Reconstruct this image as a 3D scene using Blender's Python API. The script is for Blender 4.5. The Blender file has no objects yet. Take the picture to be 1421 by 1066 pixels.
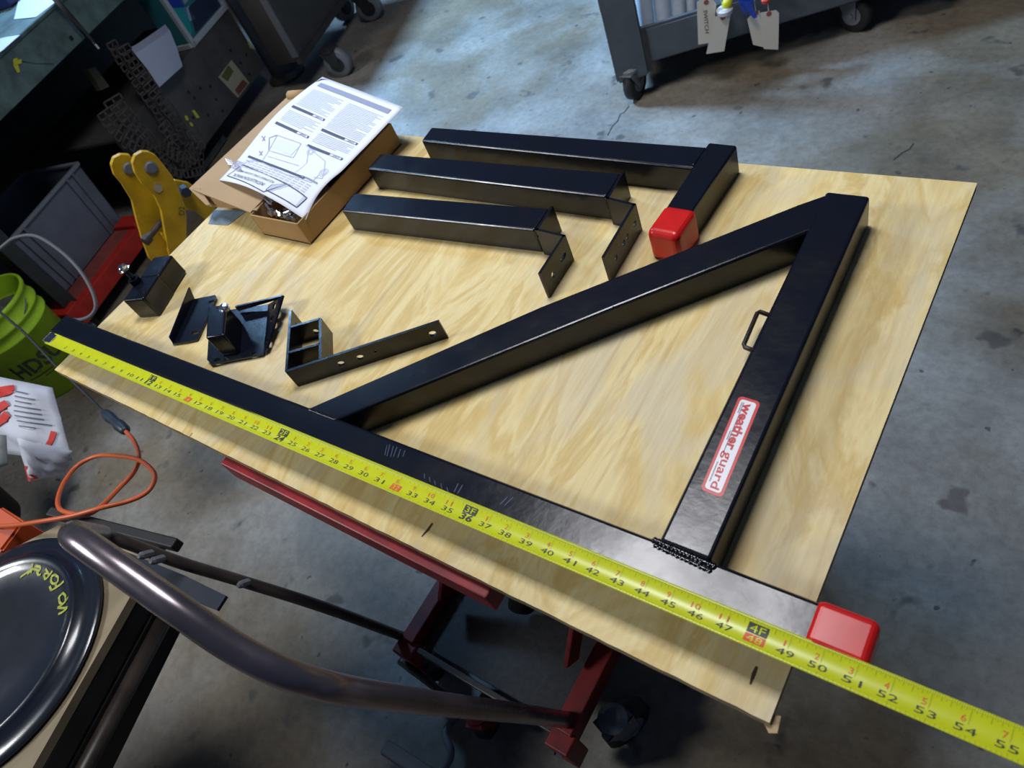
import bpy, bmesh, math, random
from mathutils import Vector, Matrix, Euler
random.seed(7)
C = bpy.context.scene.collection
sc = bpy.context.scene

# ------------------------------------------------------------------ camera
CAM = Vector((1.34374907, -0.14399809, 1.4794908))
FPX = 1031.925
ROT = Matrix(((0.8033531, -0.24187668, 0.5441686),
              (0.50540706, 0.76020721, -0.40822629),
              (-0.31494047, 0.6029765, 0.73296101)))
cd = bpy.data.cameras.new('camera'); cam = bpy.data.objects.new('camera', cd); C.objects.link(cam)
cam.matrix_world = Matrix.Translation(CAM) @ ROT.to_4x4()
cd.sensor_fit = 'HORIZONTAL'; cd.sensor_width = 36.0; cd.lens = 36.0 * FPX / 1421.0
cd.clip_start = 0.01; cd.clip_end = 60
cd.dof.use_dof = True; cd.dof.focus_distance = 1.05; cd.dof.aperture_fstop = 9.0
sc.camera = cam
# ------------------------------------------------------------------ world, lights, exposure
w = bpy.data.worlds.new('world'); sc.world = w; w.use_nodes = True
w.node_tree.nodes['Background'].inputs[0].default_value = (0.34, 0.52, 1.0, 1)
w.node_tree.nodes['Background'].inputs[1].default_value = 0.07
def area(name, loc, size, size_y, power, col, aim, spread=180):
    l = bpy.data.lights.new(name, 'AREA'); l.shape = 'RECTANGLE'; l.size = size; l.size_y = size_y
    l.energy = power; l.color = col; l.spread = math.radians(spread)
    o = bpy.data.objects.new(name, l); C.objects.link(o); o.location = loc
    o.rotation_euler = (Vector(aim) - Vector(loc)).to_track_quat('-Z', 'Y').to_euler(); return o
area('ceiling_light_key', (0.42, 0.88, 3.3), 1.0, 0.60, 29, (0.97, 0.97, 1.0), (0.42, 0.88, 0), 130)
area('ceiling_light_far', (-3.0, 1.95, 3.2), 0.7, 0.5, 92, (0.32, 0.60, 1.0), (-0.7, 2.45, 0), 72)
area('ceiling_light_left', (-1.9, -1.9, 3.3), 1.0, 0.6, 50, (0.95, 0.98, 1.0), (-0.5, -0.5, 0), 130)
sc.view_settings.view_transform = 'Standard'; sc.view_settings.look = 'None'
sc.view_settings.gamma = 1; sc.view_settings.use_curve_mapping = False
sc.view_settings.exposure = 0.0

# ------------------------------------------------------------------ helpers
def ray(u, v):
    return ROT @ Vector(((u - 710.5) / FPX, -(v - 533) / FPX, -1))
def at(u, v, z):                       # point at height z seen at a place of the photograph
    d = ray(u, v); return CAM + d * ((z - CAM.z) / d.z)
def onplane(u, v, p0, n):              # point on a vertical plane
    d = ray(u, v); n = Vector(n); return CAM + d * ((Vector(p0) - CAM).dot(n) / d.dot(n))
def atdepth(u, v, dep): return CAM + ray(u, v) * dep

MATS = {}
def srgb(r, g, b):
    f = lambda c: (c / 255 / 12.92) if c / 255 <= 0.04045 else ((c / 255 + 0.055) / 1.055) ** 2.4
    return (f(r), f(g), f(b), 1)
def mat(name, col, rough=0.5, metal=0.0, var=0.0, scale=20, bump=0.0, spec=0.5, col2=None, coat=0.0, rvar=0.0, stretch=(1, 1, 1)):
    if name in MATS: return MATS[name]
    m = bpy.data.materials.new(name); m.use_nodes = True; nt = m.node_tree; N = nt.nodes; L = nt.links
    b = N['Principled BSDF']; b.inputs['Base Color'].default_value = col; b.inputs['Roughness'].default_value = rough
    b.inputs['Metallic'].default_value = metal; b.inputs['Specular IOR Level'].default_value = spec
    b.inputs['Coat Weight'].default_value = coat; b.inputs['Coat Roughness'].default_value = 0.1
    if var or bump or rvar or col2:
        tc = N.new('ShaderNodeTexCoord'); mp = N.new('ShaderNodeMapping'); mp.inputs['Scale'].default_value = stretch
        L.new(tc.outputs['Object'], mp.inputs['Vector'])
        n = N.new('ShaderNodeTexNoise'); n.inputs['Scale'].default_value = scale; n.inputs['Detail'].default_value = 6
        n.inputs['Roughness'].default_value = 0.62; L.new(mp.outputs[0], n.inputs['Vector'])
        r = N.new('ShaderNodeValToRGB'); L.new(n.outputs['Fac'], r.inputs['Fac'])
        c2 = col2 if col2 else tuple(c * (1 - var) for c in col[:3]) + (1,)
        r.color_ramp.elements[0].position = 0.36; r.color_ramp.elements[0].color = c2
        r.color_ramp.elements[1].position = 0.62; r.color_ramp.elements[1].color = col
        L.new(r.outputs[0], b.inputs['Base Color'])
        if rvar:
            mr = N.new('ShaderNodeMapRange'); mr.inputs['From Min'].default_value = 0.35; mr.inputs['From Max'].default_value = 0.7
            mr.inputs['To Min'].default_value = rough; mr.inputs['To Max'].default_value = rough + rvar
            L.new(n.outputs['Fac'], mr.inputs['Value']); L.new(mr.outputs[0], b.inputs['Roughness'])
        if bump:
            n2 = N.new('ShaderNodeTexNoise'); n2.inputs['Scale'].default_value = scale * 6; n2.inputs['Detail'].default_value = 3
            L.new(mp.outputs[0], n2.inputs['Vector'])
            bp = N.new('ShaderNodeBump'); bp.inputs['Strength'].default_value = bump; bp.inputs['Distance'].default_value = 0.002
            L.new(n2.outputs['Fac'], bp.inputs['Height']); L.new(bp.outputs[0], b.inputs['Normal'])
    MATS[name] = m; return m

def obj(name, bm, m, parent=None, smooth=False, **kw):
    me = bpy.data.meshes.new(name)
    if isinstance(bm, tuple): me.from_pydata([tuple(v) for v in bm[0]], [], bm[1])
    else: bm.to_mesh(me); bm.free()
    o = bpy.data.objects.new(name, me); C.objects.link(o)
    for x in (m if isinstance(m, list) else [m]): me.materials.append(x)
    if smooth:
        for p in me.polygons: p.use_smooth = True
    if parent is not None:
        o.parent = parent; o.matrix_parent_inverse = Matrix.Translation(parent.location).inverted() if parent.type == 'EMPTY' else Matrix.Identity(4)
    for k, v in kw.items(): o[k] = v
    return o
def thing(name, label, cat, loc=(0, 0, 0), group=None):
    o = bpy.data.objects.new(name, None); C.objects.link(o); o.location = loc; o.empty_display_size = 0.05
    o['label'] = label; o['category'] = cat
    if group: o['group'] = group
    return o
def box(bm, x0, x1, y0, y1, z0, z1, M=None, bev=0.0, seg=2):
    vs = [bm.verts.new((x, y, z)) for x in (x0, x1) for y in (y0, y1) for z in (z0, z1)]
    F = [(0, 1, 3, 2), (4, 6, 7, 5), (0, 4, 5, 1), (2, 3, 7, 6), (0, 2, 6, 4), (1, 5, 7, 3)]
    fs = [bm.faces.new([vs[i] for i in f]) for f in F]
    if bev:
        es = list({e for f in fs for e in f.edges})
        r = bmesh.ops.bevel(bm, geom=es, offset=bev, segments=seg, affect='EDGES', profile=0.5)
        vs = list({v for f in r['faces'] for v in f.verts} | {v for v in vs if v.is_valid})
    if M is not None: bmesh.ops.transform(bm, matrix=M, verts=vs)
    return vs
def frame(o, ex, ez=(0, 0, 1)):        # matrix with x axis ex and z near ez
    ex = Vector(ex).normalized(); ez = Vector(ez); ey = ez.cross(ex).normalized(); ez = ex.cross(ey)
    return Matrix.Translation(Vector(o)) @ Matrix((ex, ey, ez)).transposed().to_4x4()
def bar(p0, p1, wdt, h, bev=0.004, up=(0, 0, 1), seg=3):     # box beam whose axis runs p0 -> p1 (centre line)
    bm = bmesh.new(); p0 = Vector(p0); p1 = Vector(p1); L = (p1 - p0).length
    box(bm, 0, L, -wdt / 2, wdt / 2, -h / 2, h / 2, frame(p0, p1 - p0, up), bev, seg); return bm
def tube_path(pts, r, n=14, closed=False, bm=None, cap=True, radii=None):
    bm = bm or bmesh.new(); pts = [Vector(p) for p in pts]; rings = []; prev = None
    for i, p in enumerate(pts):
        a = pts[i - 1] if i > 0 else (pts[-1] if closed else p); b = pts[i + 1] if i < len(pts) - 1 else (pts[0] if closed else p)
        t = (b - a).normalized()
        if prev is None: q = t.orthogonal().normalized()
        else:
            q = prev - t * prev.dot(t)
            q = q.normalized() if q.length > 1e-6 else t.orthogonal().normalized()
        prev = q; s = t.cross(q); rr = radii[i] if radii else r
        rings.append([bm.verts.new(p + (q * math.cos(k * 2 * math.pi / n) + s * math.sin(k * 2 * math.pi / n)) * rr) for k in range(n)])
    m = len(rings)
    for i in range(m if closed else m - 1):
        A = rings[i]; B = rings[(i + 1) % m]
        for k in range(n): bm.faces.new((A[k], A[(k + 1) % n], B[(k + 1) % n], B[k]))
    if cap and not closed: bm.faces.new(rings[0][::-1]); bm.faces.new(rings[-1])
    return bm
def smooth_path(P, k=8):               # Catmull-Rom
    P = [Vector(p) for p in P]; P = [P[0] * 2 - P[1]] + P + [P[-1] * 2 - P[-2]]; out = []
    for i in range(1, len(P) - 2):
        for j in range(k):
            t = j / k; a, b, c, d = P[i - 1:i + 3]
            out.append(0.5 * ((2 * b) + (c - a) * t + (2 * a - 5 * b + 4 * c - d) * t * t + (-a + 3 * b - 3 * c + d) * t ** 3))
    out.append(P[-2]); return out
def prism(poly, vec, bm=None):         # planar 3D polygon extruded by vec
    bm = bm or bmesh.new(); vec = Vector(vec); a = [bm.verts.new(Vector(p)) for p in poly]; b = [bm.verts.new(Vector(p) + vec) for p in poly]
    n = len(a); bm.faces.new(a); bm.faces.new(b[::-1])
    for i in range(n): bm.faces.new((a[i], b[i], b[(i + 1) % n], a[(i + 1) % n]))
    bmesh.ops.recalc_face_normals(bm, faces=bm.faces); return bm
def lathe(prof, c, ax=(0, 0, 1), n=32, bm=None):
    bm = bm or bmesh.new(); ax = Vector(ax).normalized(); q = ax.orthogonal().normalized(); s = ax.cross(q); c = Vector(c); R = []
    for (r, h) in prof:
        R.append([bm.verts.new(c + ax * h + (q * math.cos(k * 2 * math.pi / n) + s * math.sin(k * 2 * math.pi / n)) * max(r, 1e-5)) for k in range(n)])
    for A, B in zip(R, R[1:]):
        for k in range(n): bm.faces.new((A[k], A[(k + 1) % n], B[(k + 1) % n], B[k]))
    return bm
def disc_closed(prof, c, ax=(0, 0, 1), n=24, bm=None):
    return lathe([(0, prof[0][1])] + list(prof) + [(0, prof[-1][1])], c, ax, n, bm)
def panel_holes(w_, h_, t, holes, M, nseg=12):
    """flat plate w_ x h_ x t in local xy with through holes (cx, cy, rx, ry), built as a filled curve outline"""
    bm = bmesh.new()
    loops = [[(0, 0), (w_, 0), (w_, h_), (0, h_)]] if not callable(w_) else None
    edges = []
    def loop(pts):
        vs = [bm.verts.new((x, y, 0)) for x, y in pts]
        for i in range(len(vs)): edges.append(bm.edges.new((vs[i], vs[(i + 1) % len(vs)])))
    loop([(0, 0), (w_, 0), (w_, h_), (0, h_)])
    for (cx, cy, rx, ry) in holes:
        loop([(cx + rx * math.cos(k * 2 * math.pi / nseg), cy + ry * math.sin(k * 2 * math.pi / nseg)) for k in range(nseg)])
    r = bmesh.ops.triangle_fill(bm, use_beauty=True, use_dissolve=False, edges=edges)
    fs = [f for f in bm.faces]
    ex = bmesh.ops.extrude_face_region(bm, geom=fs)
    vs = [v for v in ex['geom'] if isinstance(v, bmesh.types.BMVert)]
    bmesh.ops.translate(bm, vec=(0, 0, t), verts=vs)
    bmesh.ops.recalc_face_normals(bm, faces=bm.faces)
    bmesh.ops.transform(bm, matrix=M, verts=bm.verts); return bm
def polyplate(pts2, t, holes, M, nseg=12):
    bm = bmesh.new(); edges = []
    def loop(pts):
        vs = [bm.verts.new((x, y, 0)) for x, y in pts]
        for i in range(len(vs)): edges.append(bm.edges.new((vs[i], vs[(i + 1) % len(vs)])))
    loop(pts2)
    for (cx, cy, rx, ry) in holes:
        loop([(cx + rx * math.cos(k * 2 * math.pi / nseg), cy + ry * math.sin(k * 2 * math.pi / nseg)) for k in range(nseg)])
    bmesh.ops.triangle_fill(bm, use_beauty=True, use_dissolve=False, edges=edges)
    ex = bmesh.ops.extrude_face_region(bm, geom=list(bm.faces))
    bmesh.ops.translate(bm, vec=(0, 0, t), verts=[v for v in ex['geom'] if isinstance(v, bmesh.types.BMVert)])
    bmesh.ops.recalc_face_normals(bm, faces=bm.faces)
    bmesh.ops.transform(bm, matrix=M, verts=bm.verts); return bm
def merge(bm, other):
    me = bpy.data.meshes.new('tmp'); other.to_mesh(me); other.free(); bm.from_mesh(me); bpy.data.meshes.remove(me)
_tc = {}
def text2d(s, bold=0.0):
    k = (s, bold)
    if k in _tc: return _tc[k]
    c = bpy.data.curves.new('t', 'FONT'); c.body = s; c.align_x = 'CENTER'; c.resolution_u = 2; c.offset = bold; c.fill_mode = 'FRONT'
    o = bpy.data.objects.new('t', c); C.objects.link(o)
    dg = bpy.context.evaluated_depsgraph_get(); me = bpy.data.meshes.new_from_object(o.evaluated_get(dg))
    V = [(v.co.x, v.co.y) for v in me.vertices]; F = [tuple(p.vertices) for p in me.polygons]
    bpy.data.objects.remove(o); bpy.data.curves.remove(c); bpy.data.meshes.remove(me)
    _tc[k] = (V, F); return V, F
class Print:                            # flat ink mapped on a surface function f(x, y) -> Vector
    def __init__(s, f): s.f = f; s.V = []; s.F = []
    def text(s, t, cx, cy, h, wf=1.0, width=None, rot=0.0, bold=0.0):
        V, F = text2d(t, bold); k = h / 0.7
        if width and V:
            xs = [v[0] for v in V]; wf = width / ((max(xs) - min(xs)) * k)
        n = len(s.V); cr, sr = math.cos(rot), math.sin(rot)
        xs = [v[0] for v in V] or [0]; mx = (max(xs) + min(xs)) / 2
        for x, y in V:
            a = (x - mx) * k * wf; b = (y - 0.35) * k
            s.V.append(s.f(cx + a * cr - b * sr, cy + a * sr + b * cr))
        s.F += [tuple(i + n for i in f) for f in F]
    def rect(s, x0, y0, x1, y1, nx=1, ny=1):
        for i in range(nx):
            for j in range(ny):
                a = x0 + (x1 - x0) * i / nx; b = x0 + (x1 - x0) * (i + 1) / nx; n = len(s.V)
                c = y0 + (y1 - y0) * j / ny; d = y0 + (y1 - y0) * (j + 1) / ny
                s.V += [s.f(a, c), s.f(b, c), s.f(b, d), s.f(a, d)]; s.F.append((n, n + 1, n + 2, n + 3))
    def line(s, x0, y0, x1, y1, t, nx=6):
        d = math.hypot(x1 - x0, y1 - y0); nxx, nyy = -(y1 - y0) / d * t / 2, (x1 - x0) / d * t / 2
        for i in range(nx):
            a = i / nx; b = (i + 1) / nx; n = len(s.V)
            for q, sg in ((a, -1), (b, -1), (b, 1), (a, 1)):
                s.V.append(s.f(x0 + (x1 - x0) * q + nxx * sg, y0 + (y1 - y0) * q + nyy * sg))
            s.F.append((n, n + 1, n + 2, n + 3))
    def make(s, name, m, parent, **kw):
        if len(s.F) > 6: kw.setdefault('kind', 'stuff')
        return obj(name, (s.V, s.F), m, parent, **kw)

# ------------------------------------------------------------------ materials
def concrete():
    m = bpy.data.materials.new('stained_concrete'); m.use_nodes = True; nt = m.node_tree; N = nt.nodes; L = nt.links; b = N['Principled BSDF']
    tc = N.new('ShaderNodeTexCoord')
    def noise(sc_, det=8, rg=0.6, dist=0.0):
        n = N.new('ShaderNodeTexNoise'); n.inputs['Scale'].default_value = sc_; n.inputs['Detail'].default_value = det
        n.inputs['Roughness'].default_value = rg; n.inputs['Distortion'].default_value = dist; L.new(tc.outputs['Object'], n.inputs['Vector']); return n
    def ramp(src, stops):
        r = N.new('ShaderNodeValToRGB'); L.new(src, r.inputs['Fac']); e = r.color_ramp.elements
        e[0].position, e[0].color = stops[0]; e[1].position, e[1].color = stops[-1]
        for p, c in stops[1:-1]: x = e.new(p); x.color = c
        return r
    def mix(a, b_, fac, mode='MIX'):
        x = N.new('ShaderNodeMix'); x.data_type = 'RGBA'; x.blend_type = mode
        for i, s in ((6, a), (7, b_)):
            if isinstance(s, tuple): x.inputs[i].default_value = s
            else: L.new(s, x.inputs[i])
        if isinstance(fac, float): x.inputs[0].default_value = fac
        else: L.new(fac, x.inputs[0])
        return x.outputs[2]
    base = ramp(noise(3.2).outputs['Fac'], [(0.3, (0.150, 0.141, 0.124, 1)), (0.5, (0.225, 0.213, 0.188, 1)), (0.72, (0.30, 0.286, 0.256, 1))]).outputs[0]
    fine = ramp(noise(45, 6, 0.7).outputs['Fac'], [(0.3, (0.72, 0.72, 0.72, 1)), (0.6, (1.06, 1.06, 1.06, 1))]).outputs[0]
    c = mix(base, fine, 1.0, 'MULTIPLY')
    br = ramp(noise(1.3, 5, 0.55, 0.4).outputs['Fac'], [(0.44, (0, 0, 0, 1)), (0.58, (1, 1, 1, 1))]).outputs[0]
    brn = mix(c, (0.62, 0.50, 0.34, 1), 0.9, 'MULTIPLY'); c = mix(c, brn, br)
    sp = ramp(noise(9, 3, 0.5).outputs['Fac'], [(0.645, (0, 0, 0, 1)), (0.70, (0.75, 0.75, 0.75, 1))]).outputs[0]
    c = mix(c, (0.05, 0.045, 0.04, 1), sp)
    ds = ramp(noise(26, 2, 0.5).outputs['Fac'], [(0.70, (0, 0, 0, 1)), (0.74, (0.8, 0.8, 0.8, 1))]).outputs[0]
    c = mix(c, (0.035, 0.03, 0.028, 1), ds)
    L.new(c, b.inputs['Base Color'])
    rr = N.new('ShaderNodeMapRange'); rr.inputs['To Min'].default_value = 0.42; rr.inputs['To Max'].default_value = 0.75; L.new(noise(5).outputs['Fac'], rr.inputs['Value']); L.new(rr.outputs[0], b.inputs['Roughness'])
    bp = N.new('ShaderNodeBump'); bp.inputs['Strength'].default_value = 0.25; bp.inputs['Distance'].default_value = 0.004; L.new(noise(60, 5, 0.7).outputs['Fac'], bp.inputs['Height']); L.new(bp.outputs[0], b.inputs['Normal'])
    return m
def plywood(name='plywood_face'):
    m = bpy.data.materials.new(name); m.use_nodes = True; nt = m.node_tree; N = nt.nodes; L = nt.links; b = N['Principled BSDF']
    tc = N.new('ShaderNodeTexCoord')
    def mp(s, rz=0.0):
        x = N.new('ShaderNodeMapping'); x.inputs['Scale'].default_value = s; x.inputs['Rotation'].default_value = (0, 0, rz); L.new(tc.outputs['Object'], x.inputs['Vector']); return x.outputs[0]
    def noise(vec, sc_, det=6, rg=0.6, dist=0.0):
        n = N.new('ShaderNodeTexNoise'); n.inputs['Scale'].default_value = sc_; n.inputs['Detail'].default_value = det; n.inputs['Roughness'].default_value = rg
        n.inputs['Distortion'].default_value = dist; L.new(vec, n.inputs['Vector']); return n.outputs['Fac']
    def ramp(src, stops):
        r = N.new('ShaderNodeValToRGB'); L.new(src, r.inputs['Fac']); e = r.color_ramp.elements
        e[0].position, e[0].color = stops[0]; e[1].position, e[1].color = stops[-1]
        for p, c in stops[1:-1]: x = e.new(p); x.color = c
        return r.outputs[0]
    def mix(a, b_, fac, mode='MIX'):
        x = N.new('ShaderNodeMix'); x.data_type = 'RGBA'; x.blend_type = mode
        for i, s in ((6, a), (7, b_)):
            if isinstance(s, tuple): x.inputs[i].default_value = s
            else: L.new(s, x.inputs[i])
        if isinstance(fac, float): x.inputs[0].default_value = fac
        else: L.new(fac, x.inputs[0])
        return x.outputs[2]
    big = noise(mp((1.5, 0.5, 1), 0.10), 5.0, 5, 0.6, 1.4)
    c = ramp(big, [(0.30, (0.58, 0.40, 0.130, 1)), (0.40, (0.71, 0.54, 0.225, 1)), (0.48, (0.77, 0.635, 0.32, 1)), (0.54, (0.64, 0.465, 0.17, 1)), (0.62, (0.75, 0.60, 0.28, 1)), (0.74, (0.62, 0.44, 0.155, 1))])
    gp = ramp(noise(mp((1.3, 0.7, 1), -0.15), 7.0, 4, 0.55, 1.0), [(0.52, (0, 0, 0, 1)), (0.68, (0.75, 0.75, 0.75, 1))])
    c = mix(c, (0.62, 0.54, 0.37, 1), gp)
    gr = ramp(noise(mp((22, 1.2, 1), 0.06), 9.0, 6, 0.7), [(0.3, (0.80, 0.77, 0.70, 1)), (0.6, (1.05, 1.05, 1.05, 1))])
    c = mix(c, gr, 0.5, 'MULTIPLY')
    dk = ramp(noise(mp((14, 0.9, 1), 0.08), 3.1, 3, 0.6), [(0.66, (0, 0, 0, 1)), (0.74, (0.4, 0.4, 0.4, 1))])
    c = mix(c, (0.43, 0.27, 0.12, 1), dk)
    L.new(c, b.inputs['Base Color']); b.inputs['Roughness'].default_value = 0.55
    bp = N.new('ShaderNodeBump'); bp.inputs['Strength'].default_value = 0.15; bp.inputs['Distance'].default_value = 0.001; L.new(noise(mp((30, 2, 1), 0.06), 12), bp.inputs['Height']); L.new(bp.outputs[0], b.inputs['Normal'])
    return m
M_FLOOR = concrete(); M_PLY = plywood()
M_PLYEDGE = mat('plywood_edge', (0.55, 0.40, 0.22, 1), 0.8, var=0.6, scale=30, stretch=(1, 1, 12))
M_BLACK = mat('gloss_black_paint', (0.0030, 0.0040, 0.0085, 1), 0.19, col2=(0.006, 0.008, 0.016, 1), scale=14, rvar=0.12, bump=0.10, spec=0.42)
M_WELD = mat('painted_weld_bead', (0.004, 0.005, 0.008, 1), 0.12, spec=0.6)
M_DARKIN = mat('tube_inside', (0.004, 0.004, 0.004, 1), 0.7)
M_RED = mat('red_vinyl', (0.62, 0.012, 0.010, 1), 0.28, var=0.15, scale=40)
M_CHROME = mat('zinc_bolt', (0.75, 0.76, 0.78, 1), 0.18, 1.0)
M_TAPE = mat('tape_yellow', (0.60, 0.66, 0.012, 1), 0.30, var=0.06, scale=30)
M_INK = mat('black_ink', (0.035, 0.045, 0.03, 1), 0.5)
M_RINK = mat('red_ink', (0.72, 0.10, 0.03, 1), 0.5)
M_TICK = mat('tick_ink', (0.16, 0.20, 0.03, 1), 0.5)
M_CARD = mat('brown_cardboard', (0.42, 0.285, 0.155, 1), 0.85, var=0.1, scale=12)
M_CARDIN = mat('cardboard_side', (0.42, 0.26, 0.11, 1), 0.85, var=0.1, scale=12)
M_PAPER = mat('white_paper', (0.74, 0.77, 0.86, 1), 0.75)
M_PINK = mat('print_ink', (0.08, 0.095, 0.15, 1), 0.8)
M_PGREY = mat('print_grey', (0.27, 0.30, 0.42, 1), 0.8)
M_PLIGHT = mat('print_light', (0.50, 0.54, 0.66, 1), 0.8)
M_REDPAINT = mat('red_lift_paint', (0.30, 0.012, 0.018, 1), 0.45, var=0.45, scale=18)
M_STEELDK = mat('dark_steel', (0.020, 0.020, 0.021, 1), 0.45, var=0.4, scale=25)
M_STEELBR = mat('brown_steel', (0.055, 0.042, 0.035, 1), 0.4, var=0.4, scale=25)
M_HANDLE = mat('gunmetal_tube', (0.30, 0.255, 0.28, 1), 0.24, 0.85, var=0.25, scale=12, rvar=0.1)
M_GREEN = mat('lime_plastic', (0.44, 0.74, 0.03, 1), 0.42, var=0.25, scale=8)
M_YEL = mat('yellow_paint', (0.62, 0.36, 0.008, 1), 0.45, var=0.3, scale=14)
M_BOX = mat('grey_plastic_bin', (0.13, 0.145, 0.19, 1), 0.55, var=0.2, scale=9)
M_REDLIGHT = mat('red_dolly_paint', (0.50, 0.022, 0.012, 1), 0.5, var=0.3, scale=15)
M_TEAL = mat('pale_green_bench_paint', (0.115, 0.175, 0.165, 1), 0.55, col2=(0.050, 0.075, 0.068, 1), scale=10)
M_RUST = mat('rusty_chain', (0.075, 0.060, 0.052, 1), 0.8, var=0.5, scale=30)
M_PLATE = mat('dirty_dark_plate', (0.070, 0.064, 0.062, 1), 0.7, var=0.45, scale=7)
M_CARTG = mat('grey_cart_plastic', (0.085, 0.098, 0.115, 1), 0.6, var=0.25, scale=9)
M_RUBBER = mat('black_rubber', (0.012, 0.012, 0.013, 1), 0.6)
M_CASTER = mat('grey_caster', (0.16, 0.17, 0.19, 1), 0.45, var=0.2, scale=20)
M_BROWNP = mat('brown_steel_panel', (0.050, 0.040, 0.036, 1), 0.6, var=0.4, scale=6)
M_ORANGE = mat('orange_cord', (0.62, 0.12, 0.035, 1), 0.42)
M_DISC = mat('smoked_plastic', (0.006, 0.011, 0.026, 1), 0.16, col2=(0.022, 0.026, 0.030, 1), scale=5, rvar=0.2, coat=0.3)
M_YPAINT = mat('yellow_marker', (0.45, 0.50, 0.05, 1), 0.6, var=0.5, scale=120)
M_WHITEP = mat('white_plastic_sheet', (0.80, 0.86, 0.93, 1), 0.5, var=0.2, scale=14)
M_TAG = mat('manila_tag', (0.62, 0.59, 0.52, 1), 0.8)

# ================================================================== SETTING
bm = bmesh.new(); box(bm, -9, 5, -4, 9, -0.05, 0); floor = obj('floor', bm, M_FLOOR, kind='structure')
for pl in ([(873, 147), (866, 156), (861, 158), (857, 168), (850, 175), (843, 188)], [(1240, 222), (1252, 212), (1262, 207), (1268, 199)], [(628, 262), (640, 268), (655, 266)]):
    V = []; F = []
    for i, (u, v) in enumerate(pl):
        P_ = at(u, v, 0.0006); V += [P_ + Vector((-0.0022, 0.001, 0)), P_ + Vector((0.0022, -0.001, 0))]
    for i in range(len(pl) - 1): F.append((2 * i, 2 * i + 1, 2 * i + 3, 2 * i + 2))
    obj('crack', (V, F), mat('crack_dark', (0.03, 0.028, 0.026, 1), 0.9), floor)

# ================================================================== PLYWOOD BOARD
Z = 0.8; BT = 0.012
bm = bmesh.new()
bw, bd = 1.249, 0.680
# outline with slightly ragged near edge
pts = [(0, 0)]
n = 90
for i in range(1, n): pts.append((bw * i / n, random.uniform(-0.0005, 0.0003)))
pts += [(bw, 0), (bw, bd), (0, bd)]
bm = prism([(x, y, Z - BT) for x, y in pts], (0, 0, BT))
for f in bm.faces: f.material_index = 0 if abs(f.normal.z) > 0.5 else 1
board = obj('plywood_board', bm, [M_PLY, M_PLYEDGE], label='pale plywood board lying flat on the red lift table', category='board')
sp = at(1071, 1006, 0.794)
bm = prism([sp + Vector(d) for d in ((-0.012, 0.004, -0.004), (0.004, 0.010, -0.004), (0.006, -0.004, -0.004), (0.000, -0.007, -0.004))], (0, 0, 0.003))
obj('splinter', bm, M_PLYEDGE, board)
bl = [at(u, v, Z + 0.0004) for u, v in ((297, 292), (344, 292), (316, 313), (289, 311))]
obj('painted_patch', prism(bl, (0, 0, 0.0006)), mat('blue_grey_smear', (0.20, 0.27, 0.33, 1), 0.6, var=0.3, scale=40), board, label='blue grey smear on the board surface')
def crack(name, pl, wd=0.0008):
    V = []; F = []
    for i, p in enumerate(pl):
        P = at(p[0], p[1], Z + 0.0003); a = wd * (1 - abs(i / (len(pl) - 1) - 0.4))
        V += [P + Vector((-a, 0, 0)), P + Vector((a, 0, 0))]
    for i in range(len(pl) - 1): F.append((2 * i, 2 * i + 1, 2 * i + 3, 2 * i + 2))
    obj(name, (V, F), mat('dark_split', (0.06, 0.035, 0.02, 1), 0.9), board)
crack('split', [(600, 726), (594, 735), (585, 745)], 0.0018)
crack('split', [(1050, 925), (1046, 935), (1041, 950)], 0.0018)
crack('split', [(267, 601), (263, 606)], 0.001)

# ================================================================== MAIN FRAME
TH = 0.044; ZT = Z + TH; ZM = Z + TH / 2
fr = thing('ladder_rack_frame', 'large black square tube frame with red cap lying along the tape measure', 'frame', (0.6, 0.07, Z))
def tube(p0, p1, wd, name, parent, h=TH, bev=0.0045, m=None, **kw):
    o = obj(name, bar((p0[0], p0[1], Z + h / 2), (p1[0], p1[1], Z + h / 2), wd, h, bev), m or M_BLACK, parent, smooth=False, **kw); return o
def shade_flat_auto(o, lim=0.00006):
    for p in o.data.polygons: p.use_smooth = p.area < lim or len(p.vertices) == 3
WB = 0.0385
def cline(x): return 0.0665 + (x + 0.02) * 0.0092       # centre line of the main tube
# main tube, hollow at its left end
bm = bar((-0.024, cline(-0.024), ZM), (1.27, cline(1.27), ZM), WB, TH, 0.0045)
o = obj('main_tube', bm, M_BLACK, fr); shade_flat_auto(o)
bm = bar((-0.0246, cline(-0.024), ZM), (-0.0238, cline(-0.024), ZM), WB - 0.009, TH - 0.009, 0.0); obj('tube_opening', bm, M_DARKIN, fr)
# end cap (rounded vinyl)
bm = bar((1.256, cline(1.26) + 0.001, ZM + 0.001), (1.3055, cline(1.306) + 0.001, ZM + 0.001), WB + 0.003, TH + 0.004, 0.007, seg=4)
o = obj('end_cap', bm, M_RED, fr, label='red vinyl end cap'); shade_flat_auto(o)
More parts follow.
